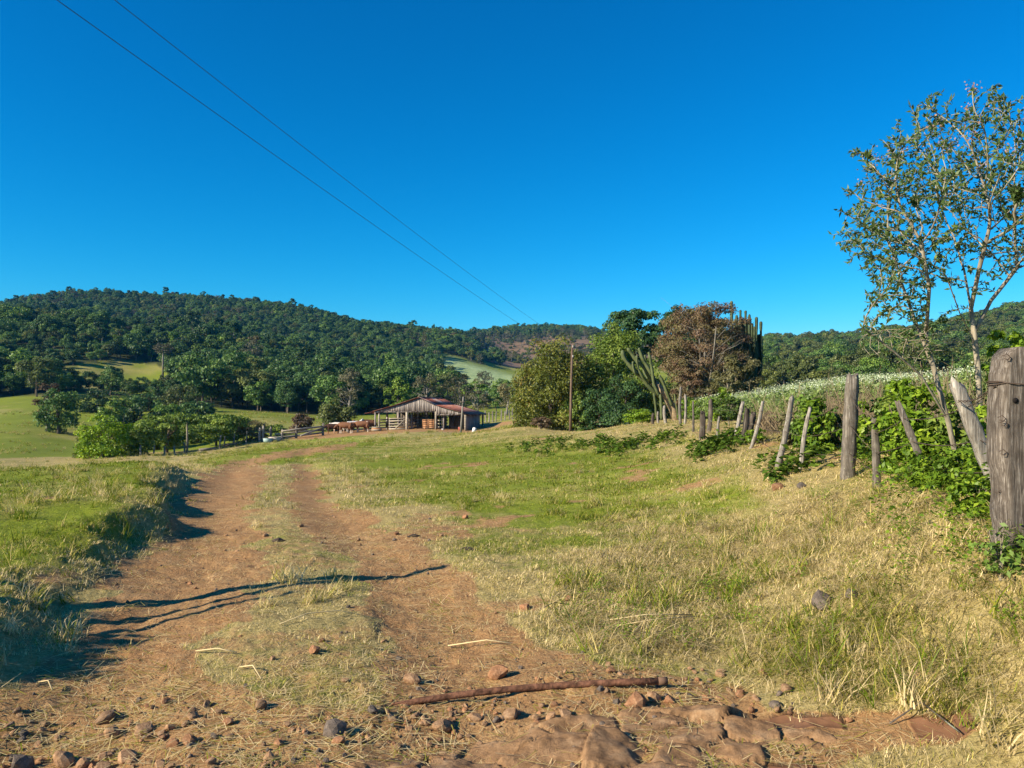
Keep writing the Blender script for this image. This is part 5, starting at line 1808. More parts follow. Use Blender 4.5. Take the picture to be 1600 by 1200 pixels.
    for xx in np.arange(-5.7, 1.1, .36):
        mb = MB(); mb.box((xx, D - .16, 1.25), (.25 + .11 * r.uniform(), .05, 2.4)); mb.build('rear_board', M_POST_DARK, e)
    for k, zz in enumerate((.5, .9, 1.3)):
        mb = MB(); mb.bar((2.15, .5, zz), (2.85, .55, zz + .03), .05, .12); mb.build('stall_rail', M_BOARD_PALE, e)
    # stall partitions in the middle
    for k, zz in enumerate((.3, .7, 1.1, 1.5)):
        mb = MB(); mb.box((-1.7, 4.2, zz), (.05, 7.2, .16)); mb.build('partition_rail', M_BOARD, e)
    for k, zz in enumerate((.3, .65, 1.0, 1.35)):
        mb = MB(); mb.bar((-5.8, .5, zz), (-4.4, 4, zz), .05, .15); mb.build('pen_rail', M_BOARD_PALE, e)

    def local(p):
        c, s = math.cos(BARN_ROT), math.sin(BARN_ROT)
        return Vector((BARN_AT.x + c * p[0] - s * p[1], BARN_AT.y + s * p[0] + c * p[1], BARN_AT.z + p[2]))
    # slatted gate across the left bay
    g = empty('slatted_gate', local((-4.1, .15, 0)), 'pale slatted wooden gate in the open bay of the barn', 'gate', None, BARN_ROT)
    for k, zz in enumerate((.22, .52, .85, 1.2, 1.5)):
        mb = MB(); mb.bar((0, 0, zz), (2.25, 0, zz + .05), .04, .13, jit=.01); mb.build('slat', M_BOARD_PALE, g)
    mb = MB(); mb.bar((.9, -.05, .3), (2.1, -.05, 1.4), .04, .12); mb.build('brace', M_BOARD_PALE, g)
    for xx in (.06, 2.2):
        mb = MB(); mb.bar((xx, .045, .08), (xx, .045, 1.65), .10, .05, (0, 1, 0)); mb.build('stile', M_BOARD, g)
    # orange stake-sided cart
    g = empty('stake_cart', local((-.05, 1.1, 0)), 'orange wooden stake-sided cart parked inside the barn', 'cart', None, BARN_ROT)
    for sx in (0, .78):
        for k in range(5):
            mb = MB(); mb.box((sx + .37, 0, .42 + k * .235), (.72, .035, .185), None, .006); mb.build('slat', M_CART, g)
        for xx in (.02, .70):
            mb = MB(); mb.box((sx + xx + .02, -.03, .92), (.06, .04, 1.22)); mb.build('stake', M_CART, g)
    mb = MB(); mb.box((.76, 1.0, .34), (1.5, 2.1, .08)); mb.build('bed', M_POST_DARK, g)
    for xx in (0, 1.5):
        for k in range(5):
            mb = MB(); mb.box((xx, 1.0, .42 + k * .235), (.035, 2.0, .185)); mb.build('side_slat', M_CART, g)
        sx_ = xx + (.10 if xx else -.10)
        mb = MB(); mb.tube([(sx_ - .03, 1.2, .28), (sx_ + .03, 1.2, .28)], [.17, .17], 14); wheel = mb.build('wheel', M_PIPE, g)
        mb = MB(); a = np.linspace(0, 2 * PI, 17)
        mb.tube([(xx + (.10 if xx else -.10), 1.2 + .22 * math.cos(t), .28 + .22 * math.sin(t)) for t in a], .06, 6, False)
        mb.build('tyre', plain_mat('dusty_rubber', (.03, .028, .026), .9), wheel)
    mb = MB(); mb.box((.35, -.12, .18), (.14, .12, .42)); mb.build('leg', M_CART, g)
    # feed trough
    g = empty('feed_trough', local((-6.0, -.5, 0)), 'low brown wooden trough at the barn corner by the cattle', 'trough', None, BARN_ROT)
    for k in range(3):
        mb = MB(); mb.box((.55, -.25, .12 + k * .16), (1.15, .04, .14), None, .008); mb.build('side_board', M_CART if k == 1 else M_BOARD_PALE, g)
    for xx in (0, 1.1):
        mb = MB(); mb.box((xx, 0, .26), (.04, .5, .44)); mb.build('end_board', M_BOARD, g)
    mb = MB(); mb.box((.55, 0, .08), (1.1, .46, .04)); mb.build('floor_board', M_BOARD, g)
    # small things lying about
    def bucket(p, col, r0, h, lab, name='bucket', cat='bucket'):
        q = local(p) if not isinstance(p, Vector) else p
        g = empty(name, q, lab, cat)
        mb = MB(); mb.tube([(0, 0, 0), (0, 0, h)], [r0 * .8, r0], 12); mb.build('body', plain_mat(name + '_paint', col, .6, .1), g, True)
        mb = MB(); mb.tube([(r0 * math.cos(t), r0 * math.sin(t), h) for t in np.linspace(0, 2 * PI, 16)], .012, 5, False); mb.build('rim', M_BOARD_PALE, g)
    bucket((3.05, -.35, 0), (.45, .45, .46), .15, .34, 'small pale bucket beside the middle barn post')
    bucket((5.15, -.1, 0), (.28, .07, .05), .24, .55, 'reddish drum beside the corner post of the barn', 'drum', 'drum')
    b = gz(741, 88)
    g = empty('white_sack', b, 'white sack-like block lying on the grass beside the barn', 'sack')
    mb = MB(); mb.box((0, 0, .26), (.42, .16, .50), np.array(Matrix.Rotation(.16, 3, 'Y')), .02); mb.build('bag', plain_mat('white_plastic', (.78, .78, .76), .6, .05), g)
    mb = MB(); mb.tube([(.06, 0, .46), (.08, 0, .56)], [.04, .06], 8); mb.build('tied_neck', plain_mat('white_plastic_neck', (.7, .7, .68), .6, .05), g)
    # corral: long rails and posts left of the cattle
    for (p0, y0, p1, y1, lab) in ((441, 674, 505, 666.5, 'topmost grey rail of the corral fence'), (430, 679, 504, 671.5, 'middle grey rail of the corral fence'), (427, 684.5, 504, 676, 'lowest grey rail of the corral fence'), (470, 681, 503, 669.5, 'slanting rail propped in the corral fence')):
        A, B = at(p0, y0, 91), at(p1, y1, 95)
        mb = MB(); mb.tube([np.array((0, 0, 0)), np.array((B - A) / 2) + [0, 0, rng.uniform(-.05, .05)], np.array(B - A)], [.12, .11, .10], 8)
        o = mb.build('corral_rail', M_BOARD_PALE, None, True); o.location = A; tag(o, lab, 'rail', 'corral rails')
    for i, (p, ty, Y, lab) in enumerate(((406, 669, 90, 'pale corral post with the gap beside it'), (411, 665.5, 90.3, 'taller pale corral post'), (423, 667, 90.8, 'corral post by the tubs'), (441, 671, 91.3, 'corral post at the upper end of the rails'), (463, 664, 92.6, 'slim post in the middle of the corral rails'), (505, 661, 95, 'corral post next to the cattle'))):
        b = gz(p, Y); put_post('corral_post', lab, b, at(p + .5, ty, Y), .26, M_POST_PALE, 760 + i, group='corral posts')
    mb = MB(); A, B = at(411, 676, 90.3), at(423, 675, 90.8); mb.bar((0, 0, 0), B - A, .08, .12); o = mb.build('corral_bar', M_BOARD_PALE); o.location = A; tag(o, 'short bar joining two corral posts by the tubs', 'rail')
    bucket(gz(419, 88.5), (.33, .46, .45), .55, .5, 'blue-green tub lying by the corral', 'tub', 'tub')
    bucket(gz(430, 89.5), (.45, .40, .33), .75, .5, 'wide pale tub beside the blue-green tub', 'tub', 'tub')
    for i, (p, q, lab) in enumerate(((312, 338, 'pale log lying by the valley fence'), (352, 376, 'brown log lying below the corral'))):
        A, B = gz(p, 83 + i * 4, .18), gz(q, 84 + i * 4, .2)
        mb = MB(); mb.tube([(0, 0, 0), np.array(B - A)], [.16, .12], 8); o = mb.build('fallen_log', M_POST_PALE if i == 0 else M_POST, None, True); o.location = A; tag(o, lab, 'log')


# ------------------------------------------------------------------ cattle
def cow_mat(name, a, b, th):
    t = NT(name)
    n = t.noise(t.obj(), 1.5, 2, .4)
    c = t.mix(t.ramp(n, (th - .03, 0.0), (th + .03, 1.0)), a, b)
    z = t.n('ShaderNodeSeparateXYZ'); t.link(t.obj(), z.inputs[0])
    c = t.mix(t.ramp(z.outputs[2], (.30, .75 if th < .9 else 0.0), (.46, 0.0)), c, b)
    return t.surf(c, .75, t.bump(t.noise(t.obj(), 30, 3), .1, .01), spec=.2)


def build_cattle():
    def mesh(mat, head_dn, seed):
        r = np.random.default_rng(seed)
        mb = MB()
        # trunk: rump, barrel, chest
        mb.tube([(-.80, 0, 1.02), (-.70, 0, 1.04), (-.35, 0, .98), (.05, 0, .94), (.40, 0, .96), (.66, 0, 1.02), (.82, 0, 1.04)], [.12, .26, .32, .36, .34, .29, .16], 14)
        mb.tube([(-.62, 0, 1.20), (0, 0, 1.21), (.55, 0, 1.24)], [.11, .12, .12], 8)
        hz_ = 1.28 - head_dn
        mb.tube([(.62, 0, 1.08), (.86, 0, 1.17 - head_dn * .4), (1.08, 0, hz_)], [.25, .19, .14], 10)
        mb.tube([(1.02, 0, hz_ + .05), (1.18, 0, hz_ + .02), (1.36, 0, hz_ - .14), (1.48, 0, hz_ - .24)], [.12, .135, .10, .075], 10)
        for s in (-1, 1):
            mb.tube([(1.08, s * .09, hz_ + .10), (1.05, s * .20, hz_ + .10), (1.03, s * .29, hz_ + .06)], [.035, .06, .03], 6)
            mb.tube([(1.12, s * .07, hz_ + .13), (1.14, s * .13, hz_ + .20), (1.17, s * .14, hz_ + .27)], [.035, .03, .022], 5)
            w = r.uniform(-.08, .08)
            mb.tube([(.58, s * .17, .86), (.60 + w * .4, s * .18, .55), (.58 + w, s * .18, .42), (.59 + w, s * .18, .14), (.61 + w, s * .18, 0)], [.16, .10, .075, .055, .07], 8)
            w = r.uniform(-.08, .08)
            mb.tube([(-.60, s * .16, .95), (-.54 + w * .3, s * .20, .68), (-.70 + w, s * .19, .44), (-.67 + w, s * .18, .16), (-.64 + w, s * .18, 0)], [.22, .15, .08, .057, .07], 8)
        mb.tube([(-.80, 0, 1.12), (-.92, 0, .98), (-.93, .02, .62), (-.92, .02, .40)], [.05, .036, .03, .05], 6)
        mb.tube([(-.36, 0, .68), (-.30, 0, .58)], [.15, .10], 8)
        return mb.mesh('cow_body', mat, True)
    brown = cow_mat('brown_hide', (.15, .068, .034), (.62, .55, .46), .63)
    rusty = cow_mat('rusty_hide', (.18, .082, .042), (.60, .52, .42), .60)
    dark = cow_mat('dark_brown_hide', (.060, .026, .014), (.25, .11, .05), .60)
    white = cow_mat('white_hide', (.60, .56, .50), (.25, .11, .05), .68)
    grey = cow_mat('grey_white_hide', (.50, .50, .50), (.30, .29, .29), .62)
    black = cow_mat('black_hide', (.014, .012, .012), (.55, .53, .5), .66)
    # px, distance, yaw degrees, size
    herd = [(521, 96.0, 200, .95, dark, .35, 'dark brown cow at the outer end of the herd'),
            (530, 98.5, 180, 1.0, white, .2, 'white cow half hidden behind the outer brown cow'),
            (541, 95.2, 172, 1.06, brown, .4, 'brown cow with white legs in front of the herd'),
            (552, 98.0, 15, 1.04, grey, -.15, 'tall grey-white cow standing at the back of the herd'),
            (553, 96.6, 20, .98, rusty, .5, 'rusty cow with lowered head in the middle of the herd'),
            (567, 95.6, 185, 1.04, rusty, .3, 'rusty brown cow nearer the barn'),
            (566, 98.6, 175, 1.0, brown, .0, 'brown cow seen over the back of the rusty brown one'),
            (577, 98.2, 160, 1.08, dark, .2, 'dark cow standing against the barn corner'),
            (580, 96.4, 215, .92, brown, .45, 'brown cow beside the trough')]
    for i, (p, Y, yaw, s, mat, hd, lab) in enumerate(herd):
        b = gz(p, Y)
        o = put('cow', mesh(mat, hd, 40 + i)); o.location = b; o.rotation_euler = (0, 0, math.radians(yaw)); o.scale = (s, s, s)
        md = o.modifiers.new('body', 'REMESH'); md.mode = 'VOXEL'; md.voxel_size = .035; md.use_smooth_shade = True
        tag(o, lab, 'cow', 'cattle beside the barn')
    c, s_ = math.cos(BARN_ROT), math.sin(BARN_ROT)
    x, y = -4.4, 1.3
    o = put('cow', mesh(black, .25, 60)); o.location = (BARN_AT.x + c * x - s_ * y, BARN_AT.y + s_ * x + c * y, BARN_AT.z); o.rotation_euler = (0, 0, math.radians(-60))
    md = o.modifiers.new('body', 'REMESH'); md.mode = 'VOXEL'; md.voxel_size = .035; md.use_smooth_shade = True
    tag(o, 'black cow with white marks standing inside the barn', 'cow', 'cattle beside the barn')


# ------------------------------------------------------------------ stones, slab, pipe, litter
def rock_mesh(name, mat, seed, flat=.7, lump=.30, sub=2):
    import bmesh
    r = np.random.default_rng(seed)
    bm = bmesh.new()
    bmesh.ops.create_icosphere(bm, subdivisions=sub, radius=1.0)
    V = np.array([v.co[:] for v in bm.verts])
    # cut some flat facets, then roughen
    for k in range(11):
        d = r.normal(size=3); d /= np.linalg.norm(d); lim = r.uniform(.55, .85)
        h = V @ d
        V = V - np.outer(np.maximum(h - lim, 0) * .85, d)
    n = (vnoise(V[:, 0] * 2 + seed, V[:, 1] * 2 + V[:, 2] * 1.7, seed) - .5) * lump + (vnoise(V[:, 0] * 6 + seed, V[:, 1] * 6 + V[:, 2] * 5, seed + 1) - .5) * lump * .3
    V = V * (1 + n)[:, None] * [1, r.uniform(.7, .95), flat]
    for v, c in zip(bm.verts, V): v.co = c
    me = bpy.data.meshes.new(name)
    bm.to_mesh(me); bm.free()
    me.materials.append(mat)
    return me


STONES = [  # pixel x, y, width, colour, label (None: one of many alike)
    (407, 1099, 26, 's', 'smooth upright tan stone alone between track and grass'), (523, 1134, 46, 'g', 'largest dark grey stone, beside the grass strip'), (530, 1154, 26, 'r', 'brown stone leaning against the large dark grey one'),
    (259, 1092, 20, 'r', None), (225, 1134, 34, 's', None), (174, 1142, 36, 's', None), (167, 1112, 40, 's', None), (296, 1153, 30, 'r', 'upright reddish stone with a sharp top'), (270, 1158, 26, 'r', None), (266, 1133, 19, 's', None), (290, 1129, 19, 's', None),
    (300, 1106, 16, 's', None), (204, 1129, 16, 'r', None), (199, 1176, 40, 's', None), (165, 1179, 30, 's', None), (99, 1181, 40, 's', None), (129, 1187, 28, 's', None), (37, 1144, 20, 'g', 'small dark stone alone at the edge of the earth track'), (32, 1188, 42, 'g', 'large dark stone half sunk in the bottom corner by the track'),
    (69, 1129, 20, 's', None), (206, 1189, 18, 's', None), (234, 1148, 16, 's', None), (344, 1110, 16, 's', None), (583, 1106, 22, 'g', 'dark stone at the grass end of the rusty pipe'), (161, 1195, 30, 's', None), (491, 1012, 22, 'r', 'lone reddish stone in the grass strip between the ruts'),
    (644, 1055, 34, 's', 'half-sunk brown stone in the track above the pipe'), (779, 1046, 40, 'r', 'large tan stone in the track above the middle of the pipe'), (617, 1122, 22, 's', None), (649, 1116, 20, 's', None), (661, 1122, 14, 's', None), (691, 1126, 42, 's', 'large round stone just below the pipe'), (635, 1126, 11, 's', None),
    (741, 1116, 30, 's', None), (799, 1113, 28, 's', None), (846, 1101, 14, 's', None), (866, 1099, 15, 'r', None), (860, 1116, 24, 's', None), (884, 1111, 26, 's', None), (994, 1090, 46, 'r', 'largest reddish stone resting against the end of the pipe'), (1021, 1087, 28, 's', None), (1045, 1091, 22, 'r', None), (964, 1094, 16, 'g', None),
    (954, 1045, 18, 'r', None), (1124, 1050, 20, 's', None), (1004, 1062, 14, 's', None), (719, 1148, 15, 's', None), (732, 1148, 12, 's', None), (749, 1161, 20, 's', None), (711, 1113, 14, 's', None), (1192, 1048, 20, 'r', 'orange-red stone in the straw by the mud'),
    (1211, 1098, 24, 'g', 'blue-grey stone at the rim of the mud'), (1174, 1107, 15, 'r', None), (1157, 1081, 19, 'r', None), (1110, 1060, 13, 's', None), (1227, 1073, 25, 's', None), (1285, 1075, 13, 'r', None), (1234, 1111, 9, 'r', None), (1326, 1123, 14, 'r', None), (1431, 1051, 20, 's', None),
    (1285, 934, 46, 'g', 'grey rock half buried in the straw bank'), (1330, 926, 26, 'g', None), (819, 946, 19, 'r', 'lone reddish stone in the dry grass beside the track'), (889, 933, 14, 'r', None), (1215, 758, 22, 'r', 'reddish stone at the foot of the fence'), (1252, 757, 16, 'g', 'grey stone at the foot of the thin stake'),
    (727, 806, 13, 'r', 'upright reddish stone at the end of the side track'), (690, 835, 10, 's', None), (620, 832, 11, 'r', None), (470, 820, 11, 's', None), (560, 842, 9, 's', None), (415, 835, 12, 's', None), (540, 1060, 14, 's', None), (600, 1000, 12, 's', None), (450, 1130, 14, 's', None), (360, 1150, 18, 's', None), (330, 1185, 22, 's', None), (420, 1180, 26, 's', None), (250, 1190, 22, 's', None), (60, 1160, 18, 's', None), (10, 1150, 16, 's', None), (575, 1150, 16, 's', None), (620, 1165, 18, 's', None), (560, 1190, 26, 's', None), (660, 1180, 22, 's', None)]


def build_stones():
    kit = {'s': [rock_mesh('stone', M_STONE, 10 + i, .72 - .06 * (i % 3)) for i in range(5)], 'r': [rock_mesh('stone', M_STONE_RED, 30 + i, .78) for i in range(4)], 'g': [rock_mesh('stone', M_STONE_GREY, 50 + i, .75) for i in range(4)]}
    word = {'s': 'earth-brown', 'r': 'reddish', 'g': 'grey'}
    extra = []
    er = random.Random(77)
    for (x0, x1, y0, y1, n, w0, w1) in ((0, 380, 1095, 1198, 34, 9, 22), (380, 700, 1110, 1198, 24, 9, 20), (600, 960, 1096, 1135, 54, 7, 19), (830, 1150, 1040, 1068, 22, 7, 14), (1040, 1240, 1045, 1110, 22, 8, 17), (300, 700, 820, 860, 12, 6, 10)):
        for k in range(n): extra.append((er.uniform(x0, x1), er.uniform(y0, y1), w0 + (w1 - w0) * er.random() ** 2, er.choice('ssssrrg'), None))

    def where(px, py):
        if py < 870: return 'on the bare patch of the track'
        if px < 130: return 'in the bottom corner of the track'
        if px < 330: return 'below the earth rut'
        if px < 600: return 'between rut and pipe'
        if py < 1075 and px < 1060: return 'above the pipe'
        if px < 690: return 'below the buried pipe end'
        if px < 760: return 'just below the round stone by the pipe'
        if px < 960: return 'below the middle of the pipe'
        if px < 1110: return 'beside the free pipe end'
        return 'at the straw edge by the mud'
    tally = {}
    ranks = ['smallest', 'second smallest', 'third smallest', 'fourth smallest', 'fifth smallest', 'sixth smallest', 'seventh smallest', 'eighth smallest', 'ninth smallest', 'tenth smallest', 'eleventh smallest', 'twelfth smallest', 'thirteenth smallest', 'fourteenth smallest', 'fifteenth smallest', 'sixteenth smallest', 'seventeenth smallest', 'eighteenth smallest', 'nineteenth smallest', 'twentieth smallest', 'twenty-first smallest', 'twenty-second smallest', 'twenty-third smallest', 'twenty-fourth smallest', 'twenty-fifth smallest', 'twenty-sixth smallest', 'twenty-seventh smallest', 'twenty-eighth smallest', 'twenty-ninth smallest', 'thirtieth smallest', 'thirty-first smallest', 'thirty-second smallest', 'thirty-third smallest', 'sixth largest', 'fifth largest', 'fourth largest', 'third largest', 'second largest', 'largest']
    names = {}
    ALL = STONES + extra
    for j in sorted(range(len(ALL)), key=lambda j: ALL[j][2]):
        if ALL[j][4] is None:
            kq = (ALL[j][3], where(ALL[j][0], ALL[j][1])); tally[kq] = tally.get(kq, 0) + 1
            names[j] = '%s stone %s, %s of its colour' % (word[kq[0]], kq[1], ranks[tally[kq] - 1] if tally[kq] <= 39 else 'among the larger')
    for i, (px, py, w, c, lab) in enumerate(ALL):
        g = ground_hit(px, py + w * .30)
        s = w / F * g.y / 2 * .98
        me = kit[c][i % len(kit[c])]
        o = put('stone', me)
        o.location = (g.x, g.y, g.z + s * .30)
        o.scale = (s, s * rng.uniform(.8, 1.1), s * rng.uniform(.8, 1.15))
        o.rotation_euler = (rng.normal(0, .25), rng.normal(0, .25), rng.uniform(0, 6.28))
        tag(o, lab or names[i], 'stone', 'scattered field stones')
    # dark mounds on the track
    for i, (px, py, w, lab) in enumerate(((435, 842, 28, 'dark flat dung heap on the bare patch between the ruts'), (647, 835, 26, 'dark dung heap on the side track'), (732, 856, 34, 'flat grey-brown dung patch in the dry grass'), (18, 765, 16, 'dark dung heap on the grassy bank'))):
        g = ground_hit(px, py + 3)
        o = put('dung_heap', rock_mesh('dung_heap', M_DUNG, 70 + i, .3, .35)); s = w / F * g.y / 2
        o.location = g; o.scale = (s, s * .9, s); tag(o, lab, 'dung')
    # crumbs and pebbles nobody could count
    peb = [('pebble', rock_mesh('pebble', m, 80 + i, .7, .3, 2)) for i, m in enumerate((M_STONE, M_STONE_RED, M_STONE, M_STONE_GREY))]
    n = 9000
    x, y = polar_pts(n, 2.6, 13, -.62, .5, .6)
    z = height(x, y); m = masks(x, y, z)
    px, py = PXY(x, y, z)
    near_pipe = np.exp(-((py - 1085) / 45) ** 2) * (px > 560) * (px < 1250)
    dens = m['dirt'] * (.16 + .9 * m['rocky'] * sstep(.42, .62, fbm(x * 2.5, y * 2.5, 99, 3)) + .9 * near_pipe) * (1 - m['mud'])
    k = rng.uniform(size=n) < dens
    x, y, z = x[k], y[k], z[k]
    s = np.clip(rng.lognormal(-4.75, .5, len(x)), .004, .030)
    scatter('pebbles', peb, np.stack([x, y, z + s * .2], 1), rots(len(x), .6), s, rng.integers(0, 4, len(x)), None, 'small stones and crumbs of earth on the track')
    # rusty pipe
    P = [(617, 1107), (650, 1100), (700, 1095), (745, 1091), (800, 1088), (860, 1084), (920, 1080), (980, 1076), (1030, 1071)]
    pts = [ground_hit(a, b) + Vector((0, 0, .022)) for a, b in P]
    ii = np.arange(len(pts))
    fit = lambda v, dg: np.polyval(np.polyfit(ii, v, dg), ii)
    zz = fit([p.z for p in pts], 1) + .012
    zz = zz - np.array([.020, .013, .008, .004, 0, 0, 0, 0, 0])
    for p, a, b in zip(pts, fit([p.x for p in pts], 2), fit([p.y for p in pts], 2)): p.x, p.y = a, b
    o0 = pts[0].copy()
    e = empty('rusty_pipe', o0, 'long rusty pipe lying across the track among stones', 'pipe')
    Q = [np.array((p.x, p.y, zq)) - np.array(o0) for p, zq in zip(pts, zz)]
    mb = MB(); mb.tube(Q, np.linspace(.017, .020, len(Q)), 12); mb.build('tube', M_PIPE, e, True)
    d = Q[-1] - Q[-2]; d /= np.linalg.norm(d)
    mb = MB(); mb.tube([Q[-1] - d * .04, Q[-1] + d * .012], [.0215, .0215], 12); mb.build('end_collar', plain_mat('scuffed_end', (.15, .09, .06), .8), e)
    # bedrock slab breaking through the ground
    nx, ny = 250, 130
    X = np.linspace(-1.15, 2.15, nx); Yv = np.linspace(2.75, 4.25, ny)
    XX, YY = np.meshgrid(X, Yv)
    x, y = XX.ravel(), YY.ravel()
    z0 = height(x, y); px, py = PXY(x, y, z0)
    jj = 22 * (fbm(x * 4, y * 4, 120, 4) - .5) * 2
    sd = poly_sd(px + jj, py + jj * .6, [(560, 1188), (680, 1158), (800, 1146), (870, 1124), (945, 1097), (1010, 1090), (1130, 1106), (1300, 1138), (1318, 1156), (1200, 1172), (1190, 1240), (1100, 1400), (560, 1400), (430, 1260)])
    wx = x + .06 * (fbm(x * 5, y * 5, 131, 3) - .5); wy = y + .06 * (fbm(x * 5 + 9, y * 5, 132, 3) - .5)
    vor = np.full(len(x), 9.0); v2 = vor.copy(); ch = np.zeros(len(x)); cr = np.random.default_rng(6)
    for k in range(95):
        cx_, cy_, hh, ta, tb = cr.uniform(-1.2, 2.2), cr.uniform(2.7, 4.3), cr.uniform(-1, 1), cr.normal(0, .08), cr.normal(0, .12)
        dd = np.hypot((wx - cx_) * .60, wy - cy_)
        nb = dd < vor
        v2 = np.where(nb, vor, np.minimum(v2, dd)); vor = np.where(nb, dd, vor)
        ch = np.where(nb, .008 * hh + ta * (wx - cx_) + tb * (wy - cy_), ch)
    crack = np.clip(1 - (v2 - vor) / .011, 0, 1)
    z = z0 - .055 + .075 * sstep(-12, 14, sd) + ch + .03 * (fbm(x * 3, y * 7, 122, 4) - .5) + .018 * (fbm(x * 14, y * 14, 124, 4) - .5) - .045 * crack
    z = np.minimum(z, z0 + .075)
    z = np.where(sd < -18, z0 - .08, z)
    i, k = np.meshgrid(np.arange(ny - 1), np.arange(nx - 1), indexing='ij')
    q = np.stack([i * nx + k, i * nx + k + 1, (i + 1) * nx + k + 1, (i + 1) * nx + k], -1).reshape(-1, 4)
    q = q[(sd > -26)[q].any(1)]
    used = np.unique(q); mp = np.zeros(len(x), int); mp[used] = np.arange(len(used))
    o = put('bedrock_slab', np_mesh('bedrock_slab', np.stack([x, y, z], 1)[used], [mp[q]], [M_ROCK], None, False))
    tag(o, 'cracked tan bedrock slab breaking through the track below the pipe', 'rock', None, 'thing')
    # stalks lying about
    for i, (pl, lab) in enumerate((([(437, 978), (480, 968), (530, 963), (590, 969)], 'long pale stalk arching over the grass strip'), ([(306, 1020), (340, 1024), (370, 1023)], 'short pale stalk lying on the earth track'), ([(375, 1046), (395, 1051), (408, 1064)], 'curved pale stalk below the grass strip'),
                                   ([(962, 981), (1030, 976), (1093, 966)], 'long dry stalk lying before the straw bank'), ([(950, 972), (1010, 970), (1080, 964)], 'second dry stalk crossing the straw bank edge'), ([(845, 955), (865, 950), (890, 946)], 'dark twig lying beside the red stone'),
                                   ([(60, 1070), (75, 1075), (82, 1083)], 'small pale stalk near the track corner'), ([(700, 1012), (760, 1010), (800, 1009)], 'straight straw lying above the large tan stone'), ([(1390, 1135), (1440, 1112), (1500, 1150)], 'dead weed stalk fallen over the mud'), ([(1180, 1040), (1195, 1030), (1205, 1012)], 'twig sticking up at the straw edge'))):
        pp = [ground_hit(a, b) + Vector((0, 0, .014 + .03 * (0 < j < len(pl) - 1))) for j, (a, b) in enumerate(pl)]
        o0 = pp[0].copy(); mb = MB()
        mb.tube([np.array(p - o0) for p in pp], [.0045, .004, .0035, .002][:len(pp)], 5)
        o = mb.build('dry_stalk', M_POST_DARK if 'dark' in lab or 'dead' in lab else M_STALK, None, True); o.location = o0; tag(o, lab, 'stalk')


M_STALK = plain_mat('dry_straw_stalk', (.50, .40, .22), .8, .15)
M_TWIG = plain_mat('dry_twigs', (.26, .20, .12), .9, .25)


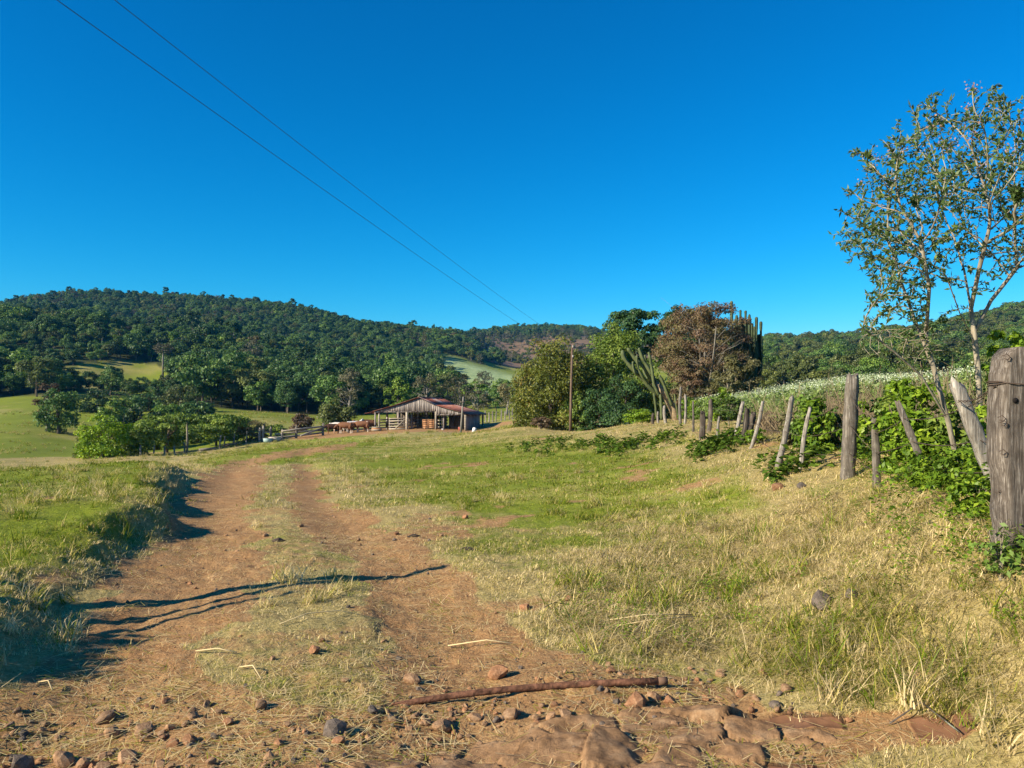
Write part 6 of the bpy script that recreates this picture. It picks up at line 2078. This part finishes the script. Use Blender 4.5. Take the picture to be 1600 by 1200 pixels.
# ------------------------------------------------------------------ weeds, brushwood, flowering field
def build_weeds():
    m_dock = leaf_mat('dock_leaves', (.05, .10, .012), (.11, .19, .022), (.20, .28, .04), var=.25, trans=.32)
    docks = [('dock', leaf_rosette('dock', 26, .28, .17, .05, 800 + i, m_dock)) for i in range(4)]
    P = []
    for (cx, cy, rx, ry, n, Y0) in ((1000, 0, 70, 0, 80, 23.0), (900, 0, 60, 0, 36, 25.5), (1120, 0, 40, 0, 46, 16.5), (840, 0, 50, 0, 30, 30.0), (1240, 0, 50, 0, 22, 11.4)):
        for k in range(n):
            p = cx + rng.uniform(-rx, rx); Y = Y0 + rng.normal(0, 1.1) * Y0 / 23
            X = (p - 800) / F * Y; P.append((X, Y))
    P = np.array(P); z = height(P[:, 0], P[:, 1])
    scatter('dock_weeds', docks, np.stack([P[:, 0], P[:, 1], z - .02], 1), rots(len(P), .1), rng.uniform(.45, 1.05, len(P)), rng.integers(0, 4, len(P)), None, 'bright broad-leaved weeds growing along the pasture edge')
    small = [('creeper', leaf_rosette('creeper', 46, .26, .034, .012, 830 + i, L_SHRUB)) for i in range(4)]
    x, y = polar_pts(1500, 3.9, 13, .32, .74, .6)
    z = height(x, y)
    fx = 3.0 + .30 * (y - 4.3)
    k = (rng.uniform(size=len(x)) < np.exp(-((x - fx) / .32) ** 2) * .7) & ((y > 4.9) | (rng.uniform(size=len(x)) < .5) & (y > 4.0))
    x, y, z = x[k], y[k], z[k]
    scatter('creeping_weeds', small, np.stack([x, y, z], 1), rots(len(x), .2), rng.uniform(.6, 1.5, len(x)), rng.integers(0, 4, len(x)), None, 'small-leaved weeds climbing around the near fence posts')

    x, y = polar_pts(700, 3.8, 15, .05, .72, .8)
    z = height(x, y); m = masks(x, y, z)
    k = (rng.uniform(size=len(x)) < m['straw'] * sstep(.45, .6, fbm(x * .9, y * .9, 150, 2)))
    x, y, z = x[k], y[k], z[k]
    scatter('bank_weeds', small, np.stack([x, y, z], 1), rots(len(x), .2), rng.uniform(.3, .75, len(x)), rng.integers(0, 4, len(x)), None, 'small green weeds dotted through the straw bank')

    def brush(seed):
        r = np.random.default_rng(seed); mb = MB()
        for i in range(26):
            a = r.uniform(0, 6.28); p = r.normal(0, .12, 3) * [1, 1, 0]; h = r.uniform(.4, 1.1)
            q = p + [math.cos(a) * h * .45, math.sin(a) * h * .45, h]
            mb.tube([p, (p + q) / 2 + r.normal(0, .06, 3), q, q + r.normal(0, .12, 3)], [.006, .005, .003, .0015], 3, False)
        return mb.mesh('brush', M_TWIG)
    br = [('brush', brush(i)) for i in range(4)]
    n = 700
    Y = rng.uniform(8.5, 26, n); X = 5.0 + .045 * Y + rng.uniform(-.25, 1.5, n) - 1.9 * np.clip((11 - Y) / 4, 0, 1)
    z = height(X, Y)
    k = rng.uniform(size=n) < .42 * sstep(.3, .6, fbm(X, Y, 140, 2)) * (Y < 17)
    scatter('dry_brushwood', br, np.stack([X, Y, z], 1)[k], rots(n, .25)[k], rng.uniform(.45, 1.0, n)[k], rng.integers(0, 4, n)[k], None, 'dry brown brushwood tangled behind the fence')
    # flowering crop behind the fence
    m_w = plain_mat('white_petals', (.42, .48, .33), .8, .08)
    m_s = leaf_mat('crop_leaves', (.075, .12, .030), (.15, .22, .060), (.24, .31, .11), var=.2)

    def flower(seed):
        r = np.random.default_rng(seed)
        C = r.normal(0, .16, (7, 3)) * [1, 1, .3] + [0, 0, .86]; V1, Q1 = leaf_quads(C, r.normal(size=C.shape) + [0, -.6, .6], .017, .8, r)
        C = np.concatenate([r.normal(0, .17, (60, 3)) * [1, 1, 0] + np.stack([np.zeros(60), np.zeros(60), r.uniform(.1, .8, 60)], 1)]); V2, Q2 = leaf_quads(C, r.normal(size=C.shape), .07, .28, r)
        return np_mesh('flowering_stem', np.concatenate([V1, V2]), [np.concatenate([Q1, Q2 + len(V1)])], [m_w, m_s], {'tint': np.concatenate([np.full(len(V1), .9), np.repeat(r.uniform(.2, 1, 60), 4)])}, mat_idx=[0] * len(Q1) + [1] * len(Q2))
    fl = [('flowering_stem', flower(i)) for i in range(5)]
    n = 16000
    Y = np.exp(rng.uniform(math.log(13.5), math.log(85), n)); X = (rng.uniform(1050, 1720, n) - 800) / F * Y
    z = height(X, Y); m = masks(X, Y, z)
    k = (m['crop2'] > .5) & (X - 5.0 - .045 * Y > 1.6 + 1.2 * (Y < 20)) & (rng.uniform(size=n) < .85)
    s = rng.uniform(.6, 1.1, n) * (1 + .25 * sstep(20, 60, Y))
    scatter('flowering_crop', fl, np.stack([X, Y, z], 1)[k], rots(n, .12)[k], s[k], rng.integers(0, 5, n)[k], None, 'field of pale green crop in white flower beyond the fence')


build_ground()
build_woods()
build_trees()
build_fence_shrubs()
build_near_tree()
build_cacti()
build_fence()
build_poles()
build_barn()
build_cattle()
build_stones()
build_weeds()
build_grass()


# ------------------------------------------------------------------ a little haze in the valley air
def build_haze():
    mb = MB()
    mb.box((0, 2400, 46), (9000, 7800, 150))
    t = NT('valley_haze')
    v = t.n('ShaderNodeVolumePrincipled')
    v.inputs['Color'].default_value = (.05, .42, 1.0, 1)
    v.inputs['Density'].default_value = .00009
    t.L.new(v.outputs[0], t.out.inputs['Volume'])
    o = mb.build('haze', t.m)
    tag(o, 'thin blue haze of the valley air', None, None, 'stuff')


build_haze()
